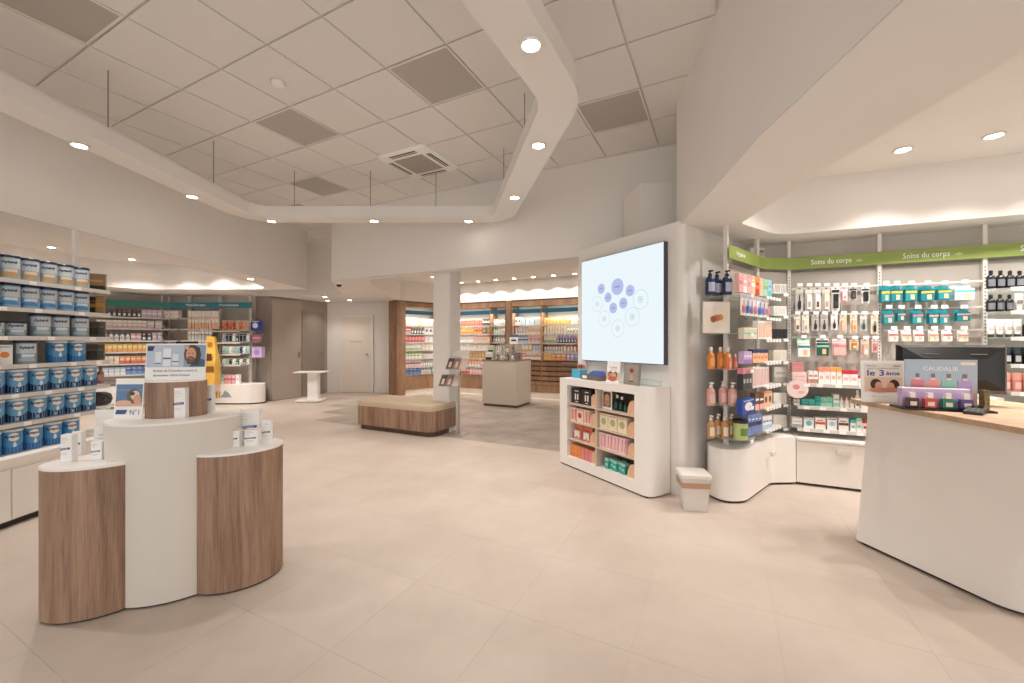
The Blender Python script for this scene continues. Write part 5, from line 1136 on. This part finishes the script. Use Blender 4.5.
fill(FL, FBAY[2] + .05, FBAY[3] - .05, .44, .24, [('flask', 'gold', 'yellow', 2), ('carton', 'mint', 'white', 1), ('carton', 'rose', 'red', 3), ('carton', 'white', 'purple', 1)], 'on the far base cabinet top', d=.36)
FL.put('carton', 250.5, 260, 320.5, FL.z(255, 330.5, .3), .3, .12, 'royal blue box at the end of the hanging cosmetics bay', a='#2347b0', b='white', st=3)
FL.put('carton', 251.5, 262, 347, FL.z(255, 357.5, .3), .3, .12, 'lilac box at the end of the hanging cosmetics bay', a='lilac', b='purple', st=3)
FL.put('carton', 252, 261, 334, FL.z(255, 342.5, .3), .3, .1, 'dark rose box at the end of the hanging cosmetics bay', a='#8d6a7a', b='rose', st=0)
p = Run((-5.95, 9.4), 0)
t = thing('end_shelf_rack', 'small glass shelves on the end of the hanging cosmetics bay', 'shelving', (-5.95, 9.44, 0), 0)
for y in (330.6, 342.6, 357.6): z = FL.z(255, y, .3); part('shelf', MB().box(-.04, .2, -.3, -.02, z - .012, z - .001, GLASS2), t, smooth=0)
part('upright', MB().box(-.03, .0, -.03, 0, .44, 2.2, METAL), t, smooth=0)
# yellow floor display before the far shelves
q = at(206, 388, 8.75)
t = thing('yellow_display', 'yellow cardboard promotional display in front of the far shelves', 'display stand', (q.x, q.y, .44), 0)
part('stepped_body', MB().loft([[(-.17, -.02, 0), (.17, -.02, 0), (.17, .2, 0), (-.17, .2, 0)], [(-.17, .0, .5), (.17, .0, .5), (.17, .2, .5), (-.17, .2, .5)], [(-.16, .1, .8), (.1, .1, .8), (.1, .2, .8), (-.16, .2, .8)], [(-.14, .12, 1.08), (.06, .12, 1.08), (.06, .2, 1.08), (-.14, .2, 1.08)]], C('#e3b451')), t, smooth=0); t.scale = (.8, .8, .97)
m = MB(); [m.poly([(x, y_, z) for x, z in rect(a, b, c, d)], C(k)) for a, b, c, d, k, y_ in ((-.15, .15, .3, .42, '#8a5a2c', -.024), (-.1, .08, .55, .7, '#5b3a22', -.0), (-.1, .02, .85, .95, '#b5722f', .095))]; part('print', m, t, smooth=0)
bpy.data.objects[t.name].location.y = 8.83
t = thing('far_monitor', 'black screen seen edge on behind the man card', 'monitor', (at(187, 343, 8.6).x, 8.6, 0), 0)
part('screen_slab', MB().box(-.21, .21, -.03, .03, 1.28, 1.38, BLACK), t, smooth=0); part('pole', MB().box(-.02, .02, -.02, .02, .02, 1.28, STEEL), t, smooth=0); part('base_plate', MB().box(-.15, .15, -.15, .15, 0, .02, STEEL), t, smooth=0)

# ------------------------------------------------------------------ small ceiling things
Y = F * (ZC - CH) / (HY - 82); p = at(278, 82, Y)
t = thing('smoke_detector', 'round white smoke detector on a ceiling tile', 'smoke detector', (p.x, p.y, ZC), 0); part('housing', MB().lathe([(.03, -.04), (.05, -.03), (.055, -.012), (.055, -.0005)], WHITE2, 18), t); part('base_ring', MB().lathe([(.062, -.01), (.062, -.0005)], CGRID, 18), t)
Y = F * (ZS - CH) / (HY - 283); p = at(339, 283, Y)
t = thing('dome_camera', 'small dark dome camera under the rear bulkhead', 'security camera', (p.x, p.y, ZS), 0); part('mount', MB().lathe([(.06, -.03), (.06, -.001)], WHITE2, 16), t); part('dome', MB().lathe([(.008, -.075), (.03, -.066), (.045, -.045), (.048, -.0305)], mat('#4a4642', .2), 16), t)
